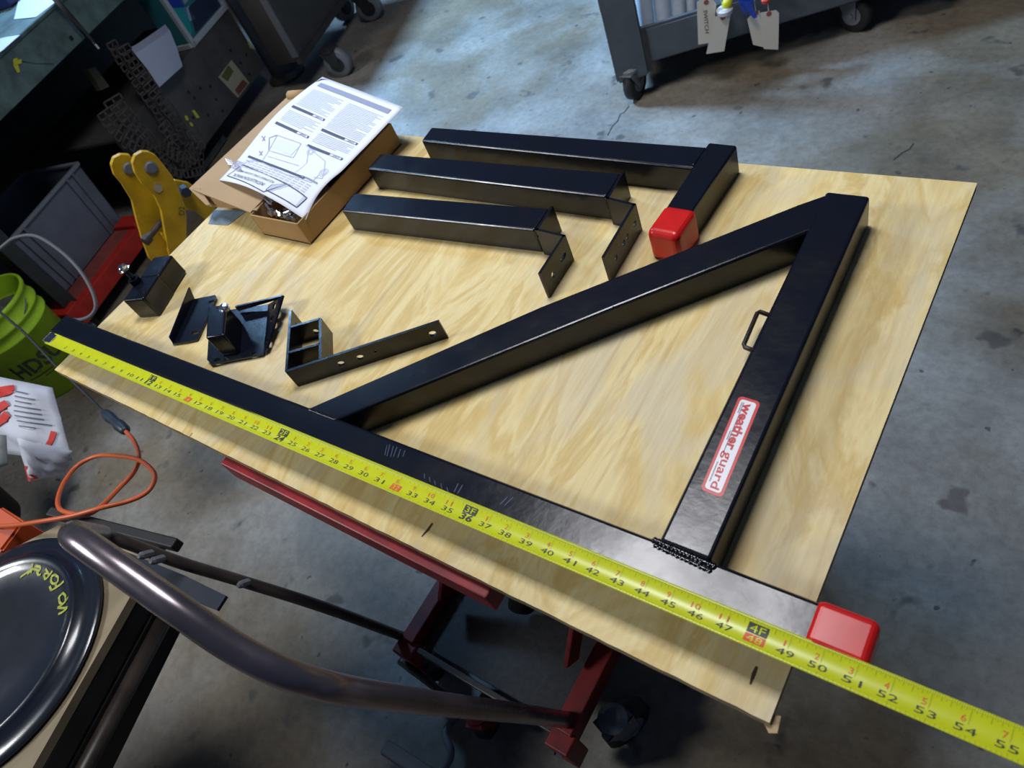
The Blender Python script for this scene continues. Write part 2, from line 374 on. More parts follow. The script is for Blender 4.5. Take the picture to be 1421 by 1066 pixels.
# diagonal brace and upright
def cutbar(poly, z0, h, bev=0.004):
    bm = prism([(x, y, z0) for x, y in poly], (0, 0, h))
    bmesh.ops.bevel(bm, geom=list(bm.edges), offset=bev, segments=3, affect='EDGES', profile=0.5); return bm
dA = [(0.620, 0.0885), (0.676, 0.0890), (0.935, 0.3505), (1.110, 0.522), (1.110, 0.588), (1.080, 0.562), (0.842, 0.329)]
o = obj('diagonal_brace', cutbar(dA, Z, TH, 0.0035), M_BLACK, fr); shade_flat_auto(o)
o = obj('upright_tube', cutbar([(1.1135, 0.095), (1.1640, 0.095), (1.1545, 0.588), (1.1045, 0.589)], Z, TH + 0.001, 0.004), M_BLACK, fr); shade_flat_auto(o)
def weld(p, q, r, name, parent, nb=14, z=None):
    p = Vector(p); q = Vector(q); P_ = []; rr = []
    for i in range(nb * 3 + 1):
        t = i / (nb * 3); P_.append(p.lerp(q, t) + Vector((random.uniform(-1, 1), random.uniform(-1, 1), random.uniform(-.6, .3))) * r * 0.05)
        rr.append(r * (0.78 + 0.22 * abs(math.sin(i * math.pi / 3)) + random.uniform(-.06, .06)) * (0.6 if i in (0, nb * 3) else 1))
    return obj(name, tube_path(P_, r, 10, radii=rr), M_WELD, parent, smooth=True)
weld((1.107, 0.0945, ZT - 0.001), (1.171, 0.0920, ZT - 0.001), 0.0040, 'weld_bead', fr, 16)
weld((1.110, 0.0900, ZT - 0.0015), (1.169, 0.0865, ZT - 0.0015), 0.0032, 'weld_bead', fr, 13)
weld((0.624, 0.0885, ZT - 0.001), (0.676, 0.0890, ZT - 0.001), 0.0026, 'weld_bead', fr, 16)
weld((1.1055, 0.545, ZT - 0.002), (1.1055, 0.580, ZT - 0.002), 0.002, 'weld_bead', fr, 9)
# scuffs on the main tube
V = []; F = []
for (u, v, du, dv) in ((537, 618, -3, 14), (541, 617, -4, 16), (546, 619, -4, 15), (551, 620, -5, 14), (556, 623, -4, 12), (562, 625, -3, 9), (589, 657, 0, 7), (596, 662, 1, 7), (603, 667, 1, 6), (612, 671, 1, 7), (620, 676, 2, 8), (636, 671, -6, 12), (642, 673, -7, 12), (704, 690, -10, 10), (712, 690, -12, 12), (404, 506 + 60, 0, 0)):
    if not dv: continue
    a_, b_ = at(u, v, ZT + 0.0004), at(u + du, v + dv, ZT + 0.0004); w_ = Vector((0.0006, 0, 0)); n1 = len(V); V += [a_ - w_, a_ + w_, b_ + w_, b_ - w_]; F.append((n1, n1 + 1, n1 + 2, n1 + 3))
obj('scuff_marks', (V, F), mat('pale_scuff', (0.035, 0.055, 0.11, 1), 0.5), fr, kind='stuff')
# loop handle at the inner side of the upright
h0 = [at(1066, 437, Z + 0.022), at(1052, 432, Z + 0.022), at(1031, 481, Z + 0.022), at(1044, 486, Z + 0.022)]
hp = [h0[0], h0[1] + (h0[0] - h0[1]) * 0.15, h0[1] + (h0[2] - h0[1]) * 0.06, h0[2] + (h0[1] - h0[2]) * 0.06, h0[2] + (h0[3] - h0[2]) * 0.2, h0[3] + (h0[3] - h0[2]) * 0.6]
hp[0] = hp[0] + (h0[0] - h0[1]) * 0.6
obj('loop_handle', tube_path(hp, 0.0027, 8), mat('dark_wire', (0.02, 0.015, 0.012, 1), 0.4), fr, smooth=True)
# decal: local x runs from top of photo toward the weld; y across
d0, d1, d2, d3 = [at(u, v, ZT) for u, v in ((1026, 550), (1056, 559), (1002, 692), (972, 680))]
def decal_f(off):
    def f(x, y):  # x 0..1 along, y 0..1 from right edge (text baseline side) ... text top points to photo right
        a = d0.lerp(d3, x); b = d1.lerp(d2, x); p = a.lerp(b, y); return Vector((p.x, p.y, ZT + 0.0011 + off))
    return f
def rounded(pr, x0, y0, x1, y1, rx, ry, k=4):
    P = []
    for cx, cy, s in ((x1 - rx, y1 - ry, 0), (x0 + rx, y1 - ry, 1), (x0 + rx, y0 + ry, 2), (x1 - rx, y0 + ry, 3)):
        for i in range(k + 1):
            t = (s + i / k) * math.pi / 2; P.append((cx + rx * math.cos(t), cy + ry * math.sin(t)))
    n0 = len(pr.V); pr.V += [pr.f(x, y) for x, y in P]; pr.F.append(tuple(range(n0, n0 + len(P))))
dec = Print(decal_f(0)); rounded(dec, 0, 0, 1, 1, 0.04, 0.2); dec = dec.make('decal', mat('decal_red', (0.60, 0.03, 0.03, 1), 0.35), fr, label='white decal with red border and red lettering')
p = Print(decal_f(0.0002)); rounded(p, 0.028, 0.13, 0.972, 0.87, 0.03, 0.14); p.make('decal_ground', mat('decal_white', (0.80, 0.80, 0.84, 1), 0.35), dec)
def decal_txt(x, y): return decal_f(0.0004)(x, y)
p = Print(decal_txt)
p.text('weather', 0.305, 0.555, 0.40, width=0.50, bold=0.035); p.text('guard', 0.765, 0.555, 0.40, width=0.37, bold=0.012)
p.make('lettering', mat('decal_text_red', (0.55, 0.02, 0.03, 1), 0.4), dec)
p = Print(decal_txt); p.rect(0.06, 0.305, 0.60, 0.335)
for xx, ww in ((0.12, 0.12), (0.42, 0.10), (0.80, 0.20)): p.rect(xx - ww / 2, 0.22, xx + ww / 2, 0.235); p.rect(xx - ww / 2, 0.255, xx + ww / 2, 0.268)
p.make('fine_print', mat('decal_text_grey', (0.12, 0.08, 0.16, 1), 0.4), dec)

# ================================================================== ARMS ON THE BOARD
# arm with red cap
a1 = thing('rack_arm', 'black L-shaped square tube arm with a red rubber cap at the back of the board', 'arm', (0.7, 0.63, Z))
o = obj('long_tube', cutbar([(0.421, 0.617), (0.925, 0.609), (0.925, 0.655), (0.417, 0.655)], Z, TH, 0.0035), M_BLACK, a1); shade_flat_auto(o)
o = obj('cross_tube', cutbar([(0.9215, 0.506), (0.9585, 0.506), (0.9650, 0.662), (0.9235, 0.664)], Z, TH + 0.001, 0.0035), M_BLACK, a1); shade_flat_auto(o)
o = obj('end_cap', bar((0.9385, 0.477, ZM), (0.9415, 0.532, ZM), 0.046, TH + 0.006, 0.009, seg=4), M_RED, a1, label='red vinyl end cap'); shade_flat_auto(o)
weld((0.9225, 0.614, ZT), (0.9235, 0.652, ZT), 0.0018, 'weld_bead', a1, 10)
o = obj('tube_opening', bar((0.4195, 0.6365, ZM), (0.4175, 0.6365, ZM), 0.026, TH - 0.012, 0.0), M_DARKIN, a1)
def zplate(parent, pts, h, t, holes, hname='bracket'):
    """vertical strip folded along the plan path pts, holes on its last leg (dist from last corner, height, rx, ry)"""
    b = bmesh.new(); n_ = len(pts)
    for i in range(n_ - 1):
        p = Vector((*pts[i], Z)); q = Vector((*pts[i + 1], Z)); L_ = (q - p).length; ex = (q - p).normalized()
        Mx = frame(p, ex); nrm = Mx.to_3x3() @ Vector((0, 1, 0))
        hl = holes if i == n_ - 2 else []
        # local: x along, y up, extrude along normal
        MM = Matrix.Translation(p - ex * (t / 2 if i else 0) + nrm * (t / 2)) @ Matrix((ex, Vector((0, 0, 1)), -nrm)).transposed().to_4x4()
        merge(b, panel_holes(L_ + (t / 2 if i else 0) + (t / 2 if i < n_ - 2 else 0), h, t, hl, MM))
    return obj(hname, b, M_BLACK, parent)
a2 = thing('rack_arm', 'black square tube arm with four-hole Z bracket, middle one of three', 'arm', (0.6, 0.55, Z), None)
o = obj('long_tube', cutbar([(0.357, 0.534), (0.828, 0.536), (0.826, 0.586), (0.356, 0.576)], Z, TH, 0.0035), M_BLACK, a2); shade_flat_auto(o)
zplate(a2, [(0.829, 0.588), (0.834, 0.531), (0.877, 0.525), (0.882, 0.424)], 0.046, 0.004,
       [(0.014, 0.024, 0.0040, 0.0045), (0.040, 0.024, 0.0040, 0.0045), (0.052, 0.024, 0.0040, 0.0045), (0.078, 0.022, 0.0040, 0.0045)])
weld((0.829, 0.533, ZT - 0.001), (0.832, 0.530, ZT - 0.02), 0.0022, 'weld_bead', a2, 6)
a3 = thing('rack_arm', 'shortest black square tube arm with slotted Z bracket, nearest the cardboard box', 'arm', (0.57, 0.46, Z), None)
o = obj('long_tube', cutbar([(0.384, 0.430), (0.757, 0.454), (0.755, 0.499), (0.376, 0.474)], Z, TH, 0.0035), M_BLACK, a3); shade_flat_auto(o)
zplate(a3, [(0.759, 0.502), (0.762, 0.454), (0.808, 0.450), (0.811, 0.378)], 0.046, 0.004,
       [(0.020, 0.024, 0.0085, 0.0042), (0.051, 0.022, 0.0045, 0.0050)])
weld((0.757, 0.456, ZT - 0.001), (0.760, 0.452, ZT - 0.012), 0.0022, 'weld_bead', a3, 6)

# ================================================================== SMALL BRACKETS
# socket block with bolt
def hexbolt(bm, c, r, h, ax=(0, 0, 1), n=6):
    return lathe([(0, h), (r * 0.8, h), (r, h * 0.8), (r, 0), (0, 0)], c, ax, n, bm)
sb = thing('socket_block', 'black square socket block with a tall zinc bolt near the board corner', 'bracket', (0.10, 0.2, Z))
HB = 0.0455
tp = [at(u, v, Z + HB) for u, v in ((169, 411), (198, 414.5), (239, 352), (210, 357))]
mid = lambda a, b, t: a.lerp(b, t)
ex = (tp[2] - tp[1]).normalized(); ey = Vector((-ex.y, ex.x, 0)); L_ = (tp[2] - tp[1]).length
MB_ = frame((tp[1].x, tp[1].y, Z), ex)
bm = bmesh.new(); box(bm, 0, L_ * 0.52, 0, 0.047, 0, HB, MB_, 0.004, 3); o = obj('socket', bm, M_BLACK, sb); shade_flat_auto(o)
bm = bmesh.new(); box(bm, L_ * 0.5, L_, 0.0015, 0.0455, 0.001, HB - 0.0015, MB_, 0.004, 3); o = obj('sleeve', bm, M_BLACK, sb); shade_flat_auto(o)
bc = at(190, 392, Z + HB); hd = onplane(178, 378.5, (bc.x, bc.y, 0), (CAM - bc).to_2d().normalized().to_3d())
hz = 0.032
bm = lathe([(0.0105, 0), (0.0105, 0.010), (0.006, 0.010)], bc, n=6); o = obj('nut', bm, M_BLACK, sb)
bm = lathe([(0, -0.001), (0.0042, -0.001), (0.0042, hz), (0, hz)], bc, n=16); obj('bolt_shank', bm, M_STEELDK, sb, smooth=True)
bm = lathe([(0.0042, hz - 0.002), (0.010, hz - 0.001), (0.0105, hz + 0.001), (0.0075, hz + 0.0015), (0.0075, hz + 0.006), (0.006, hz + 0.0075), (0, hz + 0.0078)], bc, n=18)
obj('bolt_head', bm, M_CHROME, sb, label='bright zinc bolt head')

# helper: plate given by pixel points with heights -> planar quad with thickness and slots
def skinplate(pts3, t, holes, parent, name='plate', m=None):
    """pts3: planar polygon, first two points give local x; holes in local coords as fractions handled by caller"""
    o0 = Vector(pts3[0]); ex = (Vector(pts3[1]) - o0).normalized(); nn = ex.cross(Vector(pts3[-1]) - o0).normalized(); ey = nn.cross(ex)
    P2 = [((Vector(q) - o0).dot(ex), (Vector(q) - o0).dot(ey)) for q in pts3]
    MM = Matrix.Translation(o0) @ Matrix((ex, ey, nn)).transposed().to_4x4()
    H = []
    for (P, rx, ry) in holes:
        dd = Vector(P) - o0; H.append((dd.dot(ex), dd.dot(ey), rx, ry))
    return obj(name, polyplate(P2, t, H, MM), m or M_BLACK, parent)
# angle bracket
ab = thing('angle_bracket', 'black folded angle bracket with two slots beside the socket block', 'bracket', (0.2, 0.14, Z))
f0 = at(241, 479, Z + 0.002); f1 = at(269, 417, Z + 0.002)
zB = Z + 0.002
skinplate([f0, at(262, 476, zB), at(275, 473, zB), at(302, 416, zB), at(300, 411, zB), f1], 0.003, [(at(272, 463, zB), 0.008, 0.004), (at(296, 420, zB), 0.008, 0.004)], ab, 'flat_leaf')
up = Vector((0, 0, 1))
wl = (f1 - f0).cross(up).normalized()
t0 = at(233, 470, Z + 0.016); t1 = at(266.6, 397.5, Z + 0.022)
q0 = f0 + (t0 - f0); 
skinplate([f0, f1, t1, t0 + (t1 - t0) * 0.03], 0.003, [], ab, 'raised_leaf')
# stub bracket
st = thing('stub_bracket', 'black bracket plate with a welded square stub and slotted leaves', 'bracket', (0.33, 0.2, Z))
zP = Z + 0.004
A = at(291, 470, zP); B = at(295, 507, zP); Cc = at(367, 492.5, zP); D = at(374, 424, zP); E_ = at(318, 432, zP)
skinplate([B, at(358, 495, zP), Cc, D, E_, A, at(289, 501, zP)], 0.003, [(at(303, 501, zP), 0.0065, 0.0035), (at(353, 491, zP), 0.0065, 0.0035), (at(346, 437, zP), 0.004, 0.003)], st, 'base_plate')
zL = Z + 0.024
D2 = at(374, 424, zP); C2 = at(369, 490, zP)
o1 = at(395, 411, zL); o2 = at(372, 484, zL - 0.016)
def lerp3(a, b, c, d, s, t): return a.lerp(b, s).lerp(d.lerp(c, s), t)
skinplate([D2, C2, o2, o1], 0.003, [(lerp3(C2, D2, o1, o2, 0.86, 0.5), 0.009, 0.005), (lerp3(C2, D2, o1, o2, 0.62, 0.5), 0.007, 0.004), (lerp3(C2, D2, o1, o2, 0.2, 0.5), 0.007, 0.004)], st, 'side_leaf')
ed = [at(327, 424, Z + 0.024), at(392, 409, zL), at(393, 412, zL - 0.003), at(332, 430, Z + 0.010)]
obj('back_lip', prism(ed, (0.001, -0.003, 0)), M_BLACK, st)
# square stub: hollow short tube leaning toward the camera
zS = Z + 0.050
s1, s2, s3, s4 = [at(u, v, zS) for u, v in ((288, 425), (314, 422), (310, 465), (285, 469))]
bm = bmesh.new(); dn = Vector((0, 0, -0.043)); vs = [bm.verts.new(q_) for q_ in (s1, s2, s3, s4, s1 + dn, s2 + dn, s3 + dn, s4 + dn)]
for f_ in ((0, 1, 2, 3), (0, 4, 5, 1), (1, 5, 6, 2), (2, 6, 7, 3), (3, 7, 4, 0), (4, 7, 6, 5)): bm.faces.new([vs[k] for k in f_])
bmesh.ops.recalc_face_normals(bm, faces=bm.faces); bmesh.ops.bevel(bm, geom=list(bm.edges), offset=0.003, segments=3, affect='EDGES', profile=0.5)
o = obj('square_stub', bm, M_BLACK, st); shade_flat_auto(o)
bcn = at(311, 428, zS)
bm = lathe([(0.009, -0.003), (0.009, 0.001), (0.0065, 0.001), (0.0065, 0.005), (0, 0.0055)], bcn, n=14); obj('bolt_head', bm, M_CHROME, st, label='bright zinc bolt head')
# strap bracket
sp_ = thing('strap_bracket', 'black long strap bracket with three holes and a divided box end', 'bracket', (0.56, 0.2, Z))
HS = 0.034; T = 0.004
def q(u, v): P_ = at(u, v, Z + HS); return (P_.x, P_.y)
def wall(name, p, q_, holes=(), h=HS):
    p = Vector((*p, Z)); q_ = Vector((*q_, Z)); L_ = (q_ - p).length; ex = (q_ - p).normalized(); nr = Vector((-ex.y, ex.x, 0))
    MM = Matrix.Translation(p + nr * T / 2) @ Matrix((ex, Vector((0, 0, 1)), -nr)).transposed().to_4x4()
    return obj(name, panel_holes(L_, h, T, list(holes), MM), M_BLACK, sp_)
pa, pb, pc = q(403, 430), q(397, 515), q(609, 445)
wall('strap', pb, pc, [(0.075, 0.017, 0.0055, 0.0045), (0.104, 0.017, 0.0055, 0.0045), (0.128, 0.019, 0.0022, 0.0022), (0.212, 0.017, 0.0055, 0.0048)])
wall('end_leg', pa, pb, [(0.020, 0.018, 0.004, 0.004)])
pd, pe, pf = q(401.7, 454), q(444, 442), q(444.5, 498)
wall('box_wall', pd, pe, [(0.032, 0.014, 0.0045, 0.0045)]); wall('box_wall', pe, pf); wall('divider', q(400.5, 489), q(443.5, 477))

# ================================================================== TAPE MEASURE
tm = thing('tape_measure', 'yellow steel measuring tape stretched along the front black tube', 'tape measure', (0, 0.04, ZT))
IN = 0.0254
def tape_f(off=0.0):
    def f(s, wv):      # s metres along, wv 0 (far edge) .. 1 (near edge)
        yc = 0.0372 + 0.0107 * s; z = Z + 0.0385 + 0.004 * s
        cup = 0.0030 * (2 * wv - 1) ** 2
        return Vector((0.0035 + s, yc + 0.0127 - 0.0254 * wv, z + cup - 0.0015 * wv * 0 + off))
    return f
V = []; F = []; NS, NW = 130, 10; TL = 66 * IN; f = tape_f()
for i in range(NS + 1):
    for j in range(NW + 1):
        V.append(f(-0.012 + (TL + 0.012) * i / NS, j / NW))
for i in range(NS):
    for j in range(NW):
        a = i * (NW + 1) + j; F.append((a, a + NW + 1, a + NW + 2, a + 1))
o = obj('blade', (V, F), M_TAPE, tm, smooth=True); md = o.modifiers.new('t', 'SOLIDIFY'); md.thickness = 0.0004; md.offset = 1
g = tape_f(0.00025)
pf_ = lambda x, y: g(x, 1 - y)         # y up = toward far edge
BK = Print(pf_); RK = Print(pf_); TK = Print(pf_); YK = Print(pf_)
Wt = 0.0254
for n in range(2, 66):
    s = n * IN
    if n % 12 == 0:
        BK.rect(s - 0.009, 0.50, s + 0.008, 0.83, 1, 6); YK.text('%dF' % (n // 12), s - 0.0005, 0.665, 0.24, width=0.013)
        if n % 16 == 0: RK.rect(s - 0.009, 0.18, s + 0.008, 0.47, 1, 6); YK.text(str(n), s - 0.0005, 0.325, 0.22, width=0.013)
        else: BK.text(str(n), s - 0.0005, 0.33, 0.30, width=0.016, bold=0.03)
    else:
        if n > 12: RK.text(str(n % 12), s - 0.0035, 0.62, 0.20, width=0.0012 if n % 12 == 1 else (0.0034 if n % 12 < 10 else 0.008))
        if n % 16 == 0: RK.rect(s - 0.0075, 0.17, s + 0.0065, 0.47, 1, 6); YK.text(str(n), s - 0.0005, 0.32, 0.22, width=0.010)
        else: BK.text(str(n), s - 0.001 if n > 9 else s - 0.003, 0.33, 0.22 if n > 9 else 0.22, width=(0.0142 if n > 9 else 0.0052))
for k in range(8, 66 * 16):
    s = k * IN / 16
    L_ = 1.0 if k % 16 == 0 else (0.26 if k % 8 == 0 else (0.20 if k % 4 == 0 else (0.15 if k % 2 == 0 else 0.11)))
    if k % 16 == 0:
        TK.rect(s - 0.00010, 0.0, s + 0.00010, 0.16); TK.rect(s - 0.00010, 0.48, s + 0.00010, 1)
    else:
        TK.rect(s - 0.00010, 1 - L_, s + 0.00010, 1)
        if k % 2 == 0: TK.rect(s - 0.00010, 0, s + 0.00010, 0.07 if k % 4 else 0.11)
BK.make('black_numerals', M_INK, tm); RK.make('red_numerals', M_RINK, tm); TK.make('tick_marks', M_TICK, tm)
for i, v in enumerate(YK.V): YK.V[i] = v + Vector((0, 0, 0.00018))
YK.make('box_numerals', M_TAPE, tm)
bm = bmesh.new(); e = f(-0.014, 0.5)
box(bm, e.x - 0.012, e.x + 0.012, e.y - 0.009, e.y + 0.009, e.z + 0.0005, e.z + 0.0018, None, 0.0004, 1)
box(bm, e.x - 0.0135, e.x - 0.012, e.y - 0.010, e.y + 0.010, e.z - 0.010, e.z + 0.0018, None, 0.0004, 1)
for sx in (-0.004, 0.006): lathe([(0.0018, 0.0018), (0.0014, 0.0026), (0, 0.0028)], (e.x + sx, e.y, e.z), n=10, bm=bm)
obj('end_hook', bm, M_CHROME, tm, label='steel end hook with rivets')

# ================================================================== CARDBOARD BOX, LID, BOLTS, PAPER
cb = thing('cardboard_box', 'open brown cardboard carton with its lid folded out, under the instruction sheet', 'box', (0.25, 0.5, Z))
bx0, bx1, by0, by1, bh = 0.190, 0.320, 0.382, 0.655, 0.046; ct = 0.003
bm = bmesh.new(); box(bm, bx0, bx1, by0, by1, Z, Z + ct); obj('bottom', bm, M_CARD, cb)
def cw(name, x0, x1, y0, y1, z0=Z, z1=Z + bh, m=M_CARDIN):
    bm = bmesh.new(); box(bm, x0, x1, y0, y1, z0, z1, None, 0.0006, 1); return obj(name, bm, m, cb)
cw('side_wall', bx1 - ct, bx1, by0, by1); cw('side_wall', bx0, bx0 + ct, by0, by1)
cw('end_wall', bx0 + ct, bx1 - ct, by0, by0 + ct); cw('end_wall', bx0 + ct, bx1 - ct, by1 - ct, by1)
zl = Z + bh
lid = [at(u, v, zl) for u, v in ((403, 133), (264, 263))]
lid = [(lid[0].x, lid[0].y, zl), (lid[1].x, lid[1].y, zl), (bx0 + 0.001, by0 + 0.004, zl), (bx0 + 0.001, by1, zl)]
obj('lid', prism(lid, (0, 0, 0.003)), M_CARD, cb)
# curled front tuck flap and tab of the lid
fl = [at(272, 257, zl + 0.001), at(322, 272, zl + 0.001), at(341, 290, zl - 0.018), at(292, 287, zl - 0.022)]
obj('tuck_flap', prism(fl, (0.0015, -0.001, 0.002)), M_CARDIN, cb)
fl = [at(264, 263, zl), at(279, 262, zl + 0.002), at(293, 285, zl - 0.012), at(288, 286, zl - 0.014)]
obj('corner_tab', prism(fl, (0, -0.001, 0.003)), M_CARD, cb)
rr_ = at(405, 136, zl + 0.004)
bm = tube_path([rr_ + Vector((-0.012, 0.006, 0)), rr_ + Vector((0.03, 0.012, 0.0))], 0.011, 12); obj('rolled_tab', bm, M_CARDIN, cb, smooth=True)
fl = [at(341, 292, zl + 0.001), at(357, 293, zl + 0.001), at(366, 281, zl - 0.006), at(345, 279, zl - 0.002)]
obj('inner_tab', prism(fl, (0, 0, 0.002)), M_CARD, cb)
cb_group = 'zinc bolts in the carton'
for i, (u, v) in enumerate(((377, 294), (385, 296.5), (392, 297), (399, 300), (407, 303))):
    c = at(u, v, zl - 0.010)
    b = thing('hex_bolt', ('leftmost shiny zinc bolt in the open end of the carton', 'second zinc bolt from the left in the carton end', 'middle zinc bolt of five in the carton end', 'second zinc bolt from the right in the carton end', 'rightmost zinc bolt, tucked in the carton corner under the sheet')[i], 'bolt', c, cb_group)
    ax = Vector((random.uniform(-1, 1), random.uniform(0.2, 1), random.uniform(-0.2, 0.3))).normalized()
    obj('head', disc_closed([(0.0068, 0), (0.0068, 0.005)], c, -ax, 6), M_CHROME, b)
    obj('shank', disc_closed([(0.0036, 0), (0.0036, 0.022)], c, ax, 10), M_CHROME, b, smooth=False)
    obj('washer', disc_closed([(0.0078, 0), (0.0078, 0.0012)], c, ax, 14), M_CHROME, b)
# dark part inside box
c = at(462, 250, zl - 0.01)
bm = bmesh.new(); box(bm, -0.02, 0.012, -0.02, 0.05, -0.02, 0.012, Matrix.Translation(c), 0.002, 2)
obj('black_fitting', bm, M_BLACK, label='small black metal part sticking up at the carton side', category='bracket')
# plastic bag
pb_ = thing('plastic_bag', 'clear crumpled plastic bag peeking out beneath the instruction sheet', 'bag', at(320, 262, zl + 0.004))
V = []; F = []
for i in range(13):
    for j in range(9):
        a, b_ = i / 12, j / 8
        p0_ = at(312, 222, zl + 0.012).lerp(at(372, 284, zl + 0.006), a); p1_ = at(380, 225, zl + 0.012).lerp(at(385, 280, zl + 0.012), a)
        P_ = p0_.lerp(p1_, b_); V.append(P_ + Vector((random.uniform(-.003, .003), random.uniform(-.003, .003), random.uniform(-.003, .004))))
for i in range(12):
    for j in range(8): k = i * 9 + j; F.append((k, k + 9, k + 10, k + 1))
mb = bpy.data.materials.new('clear_film'); mb.use_nodes = True; n_ = mb.node_tree.nodes['Principled BSDF']; n_.inputs['Transmission Weight'].default_value = 0.85; n_.inputs['Roughness'].default_value = 0.12; n_.inputs['IOR'].default_value = 1.15; n_.inputs['Base Color'].default_value = (0.85, 0.85, 0.95, 1)
obj('film', (V, F), mb, pb_)
# instruction sheet
ps = thing('instruction_sheet', 'white printed instruction sheet lying on the cardboard box', 'paper', (0.2, 0.5, zl))
zp = zl + 0.016
PC = [at(447, 106, zp + 0.012), at(559.6, 148.7, zp + 0.006), at(420, 299, zp - 0.010), at(301, 246, zp - 0.004)]
def sheet(off=0.0):
    def f(x, y):   # x 0..1 left->right of photo, y 0 top .. 1 bottom
        P_ = PC[0].lerp(PC[1], x).lerp(PC[3].lerp(PC[2], x), y)
        z = 0.007 * math.sin(math.pi * y * 1.15) * (0.4 + 0.6 * (1 - x)) + 0.006 * math.sin(2 * math.pi * (x * 0.55 + y * 0.9)) * y
        z += 0.010 * max(0, y - 0.70) / 0.3 * math.sin(math.pi * x * 1.2) - 0.010 * max(0, 0.12 - y - x * 0.3)
        z -= 0.012 * max(0, x - 0.8) * max(0, y - 0.45) * 4
        d = Vector((-0.018 * max(0, x - 0.86) * math.sin(max(0, min(1, (y - 0.62) / 0.38)) * math.pi) * 4, 0, 0))
        return P_ + Vector((0, 0, z + off)) + d
    return f
V = []; F = []; f = sheet(); NX, NY = 24, 30
for i in range(NX + 1):
    for j in range(NY + 1): V.append(f(i / NX, j / NY))
for i in range(NX):
    for j in range(NY): a = i * (NY + 1) + j; F.append((a, a + 1, a + NY + 2, a + NY + 1))
o = obj('sheet', (V, F), M_PAPER, ps, smooth=True); md = o.modifiers.new('t', 'SOLIDIFY'); md.thickness = 0.0003; md.offset = -1
# folded corner
c0, c1, c2 = f(0, 0), f(0.09, 0), f(0, 0.07)
obj('folded_corner', ([c0 + Vector((-.004, 0.001, -.002)), c1, c2, c0 + Vector((.010, -.012, .004))], [(0, 1, 3), (0, 3, 2)]), M_PAPER, ps)
g = sheet(0.0009)
PG = Print(g); PD = Print(g); PL = Print(g)
PG.rect(0.07, 0.055, 0.93, 0.095, 10)
def para(x0, x1, y0, y1, step=0.0125):
    y = y0
    while y < y1:
        PL.rect(x0 + random.uniform(0, .01), y, x1 - random.choice((0, 0, 0, .05, .12)), y + 0.004, 5); y += step
para(0.07, 0.47, 0.13, 0.30); para(0.52, 0.92, 0.13, 0.37); para(0.07, 0.47, 0.36, 0.46); para(0.52, 0.92, 0.42, 0.50)
para(0.07, 0.40, 0.335, 0.335); 
for x0, y0 in ((0.07, 0.315), (0.52, 0.385), (0.07, 0.475), (0.52, 0.53)):
    PD.rect(x0, y0, x0 + 0.26, y0 + 0.020, 4); PG.rect(x0 + 0.26, y0, x0 + 0.40, y0 + 0.003, 2); PG.rect(x0 + 0.26, y0 + 0.017, x0 + 0.40, y0 + 0.020, 2)
    PD.text('STEP', x0 + 0.33, y0 + 0.010, 0.012, width=-0.07); PD.rect(x0 + 0.385, y0 + 0.002, x0 + 0.40, y0 + 0.018)
# line drawing of a truck with rack
def poly(P_, pts, t=0.004, close=True):
    n = len(pts)
    for i in range(n if close else n - 1): P_.line(*pts[i], *pts[(i + 1) % n], t, 4)
poly(PL, [(0.18, 0.56), (0.45, 0.545), (0.50, 0.66), (0.22, 0.68)], 0.006); poly(PG, [(0.13, 0.60), (0.18, 0.56)], 0.005, False); poly(PG, [(0.13, 0.60), (0.22, 0.68)], 0.006, False)
poly(PL, [(0.50, 0.54), (0.80, 0.60), (0.92, 0.72), (0.84, 0.74)], 0.005, False); poly(PL, [(0.22, 0.68), (0.26, 0.78), (0.60, 0.80), (0.86, 0.78), (0.86, 0.70)], 0.005, False)
poly(PL, [(0.56, 0.56), (0.66, 0.66), (0.66, 0.76)], 0.004, False); poly(PL, [(0.26, 0.72), (0.62, 0.70)], 0.004, False)
PLF = Print(sheet(0.0006)); PLF.rect(0.22, 0.575, 0.46, 0.65, 6); PLF.make('drawing_shade', mat('print_pale', (0.68, 0.73, 0.86, 1), 0.8), ps)
for cx, cy in ((0.60, 0.57), (0.88, 0.68)):
    for r in (0.035, 0.02):
        poly(PL, [(cx + r * math.cos(a * math.pi / 5), cy + r * 0.9 * math.sin(a * math.pi / 5)) for a in range(10)], 0.004)
for cx, cy in ((0.08, 0.62), (0.17, 0.72)): PG.line(cx - .03, cy - .01, cx + .03, cy + .01, 0.008, 2); PG.line(cx, cy - .02, cx + .01, cy + .02, 0.006, 2)
PD.rect(0.08, 0.765, 0.78, 0.782, 10); PG.rect(0.74, 0.76, 0.92, 0.772, 3)
y = 0.80
while y < 0.86:
    for k in range(13): PL.rect(0.09 + k * 0.062, y, 0.09 + k * 0.062 + 0.045, y + 0.006)
    y += 0.018
poly(PD, [(0.055, 0.955), (0.105, 0.845), (0.70, 0.865), (0.60, 0.985)], 0.007)
poly(PD, [(0.60, 0.915), (0.70, 0.865), (0.93, 0.88), (0.90, 0.965), (0.60, 0.965)], 0.007)
PLF2 = Print(sheet(0.0007)); n0 = len(PLF2.V); PLF2.V += [g(a, b) for a, b in ((0.60, 0.915), (0.70, 0.865), (0.93, 0.88), (0.90, 0.965), (0.60, 0.965))]; PLF2.F.append((0, 1, 2, 3, 4)); PLF2.make('badge_shade', M_PLIGHT, ps)
PD.text('INSTALLATION MANUAL', 0.33, 0.937, 0.026, width=-0.42); PD.text('EQUIPMENT STEEL LADDER RACK', 0.36, 0.893, 0.016, width=-0.46)
PL.make('body_text', M_PLIGHT, ps); PG.make('grey_bars', M_PGREY, ps); PD.make('headings', M_PINK, ps)

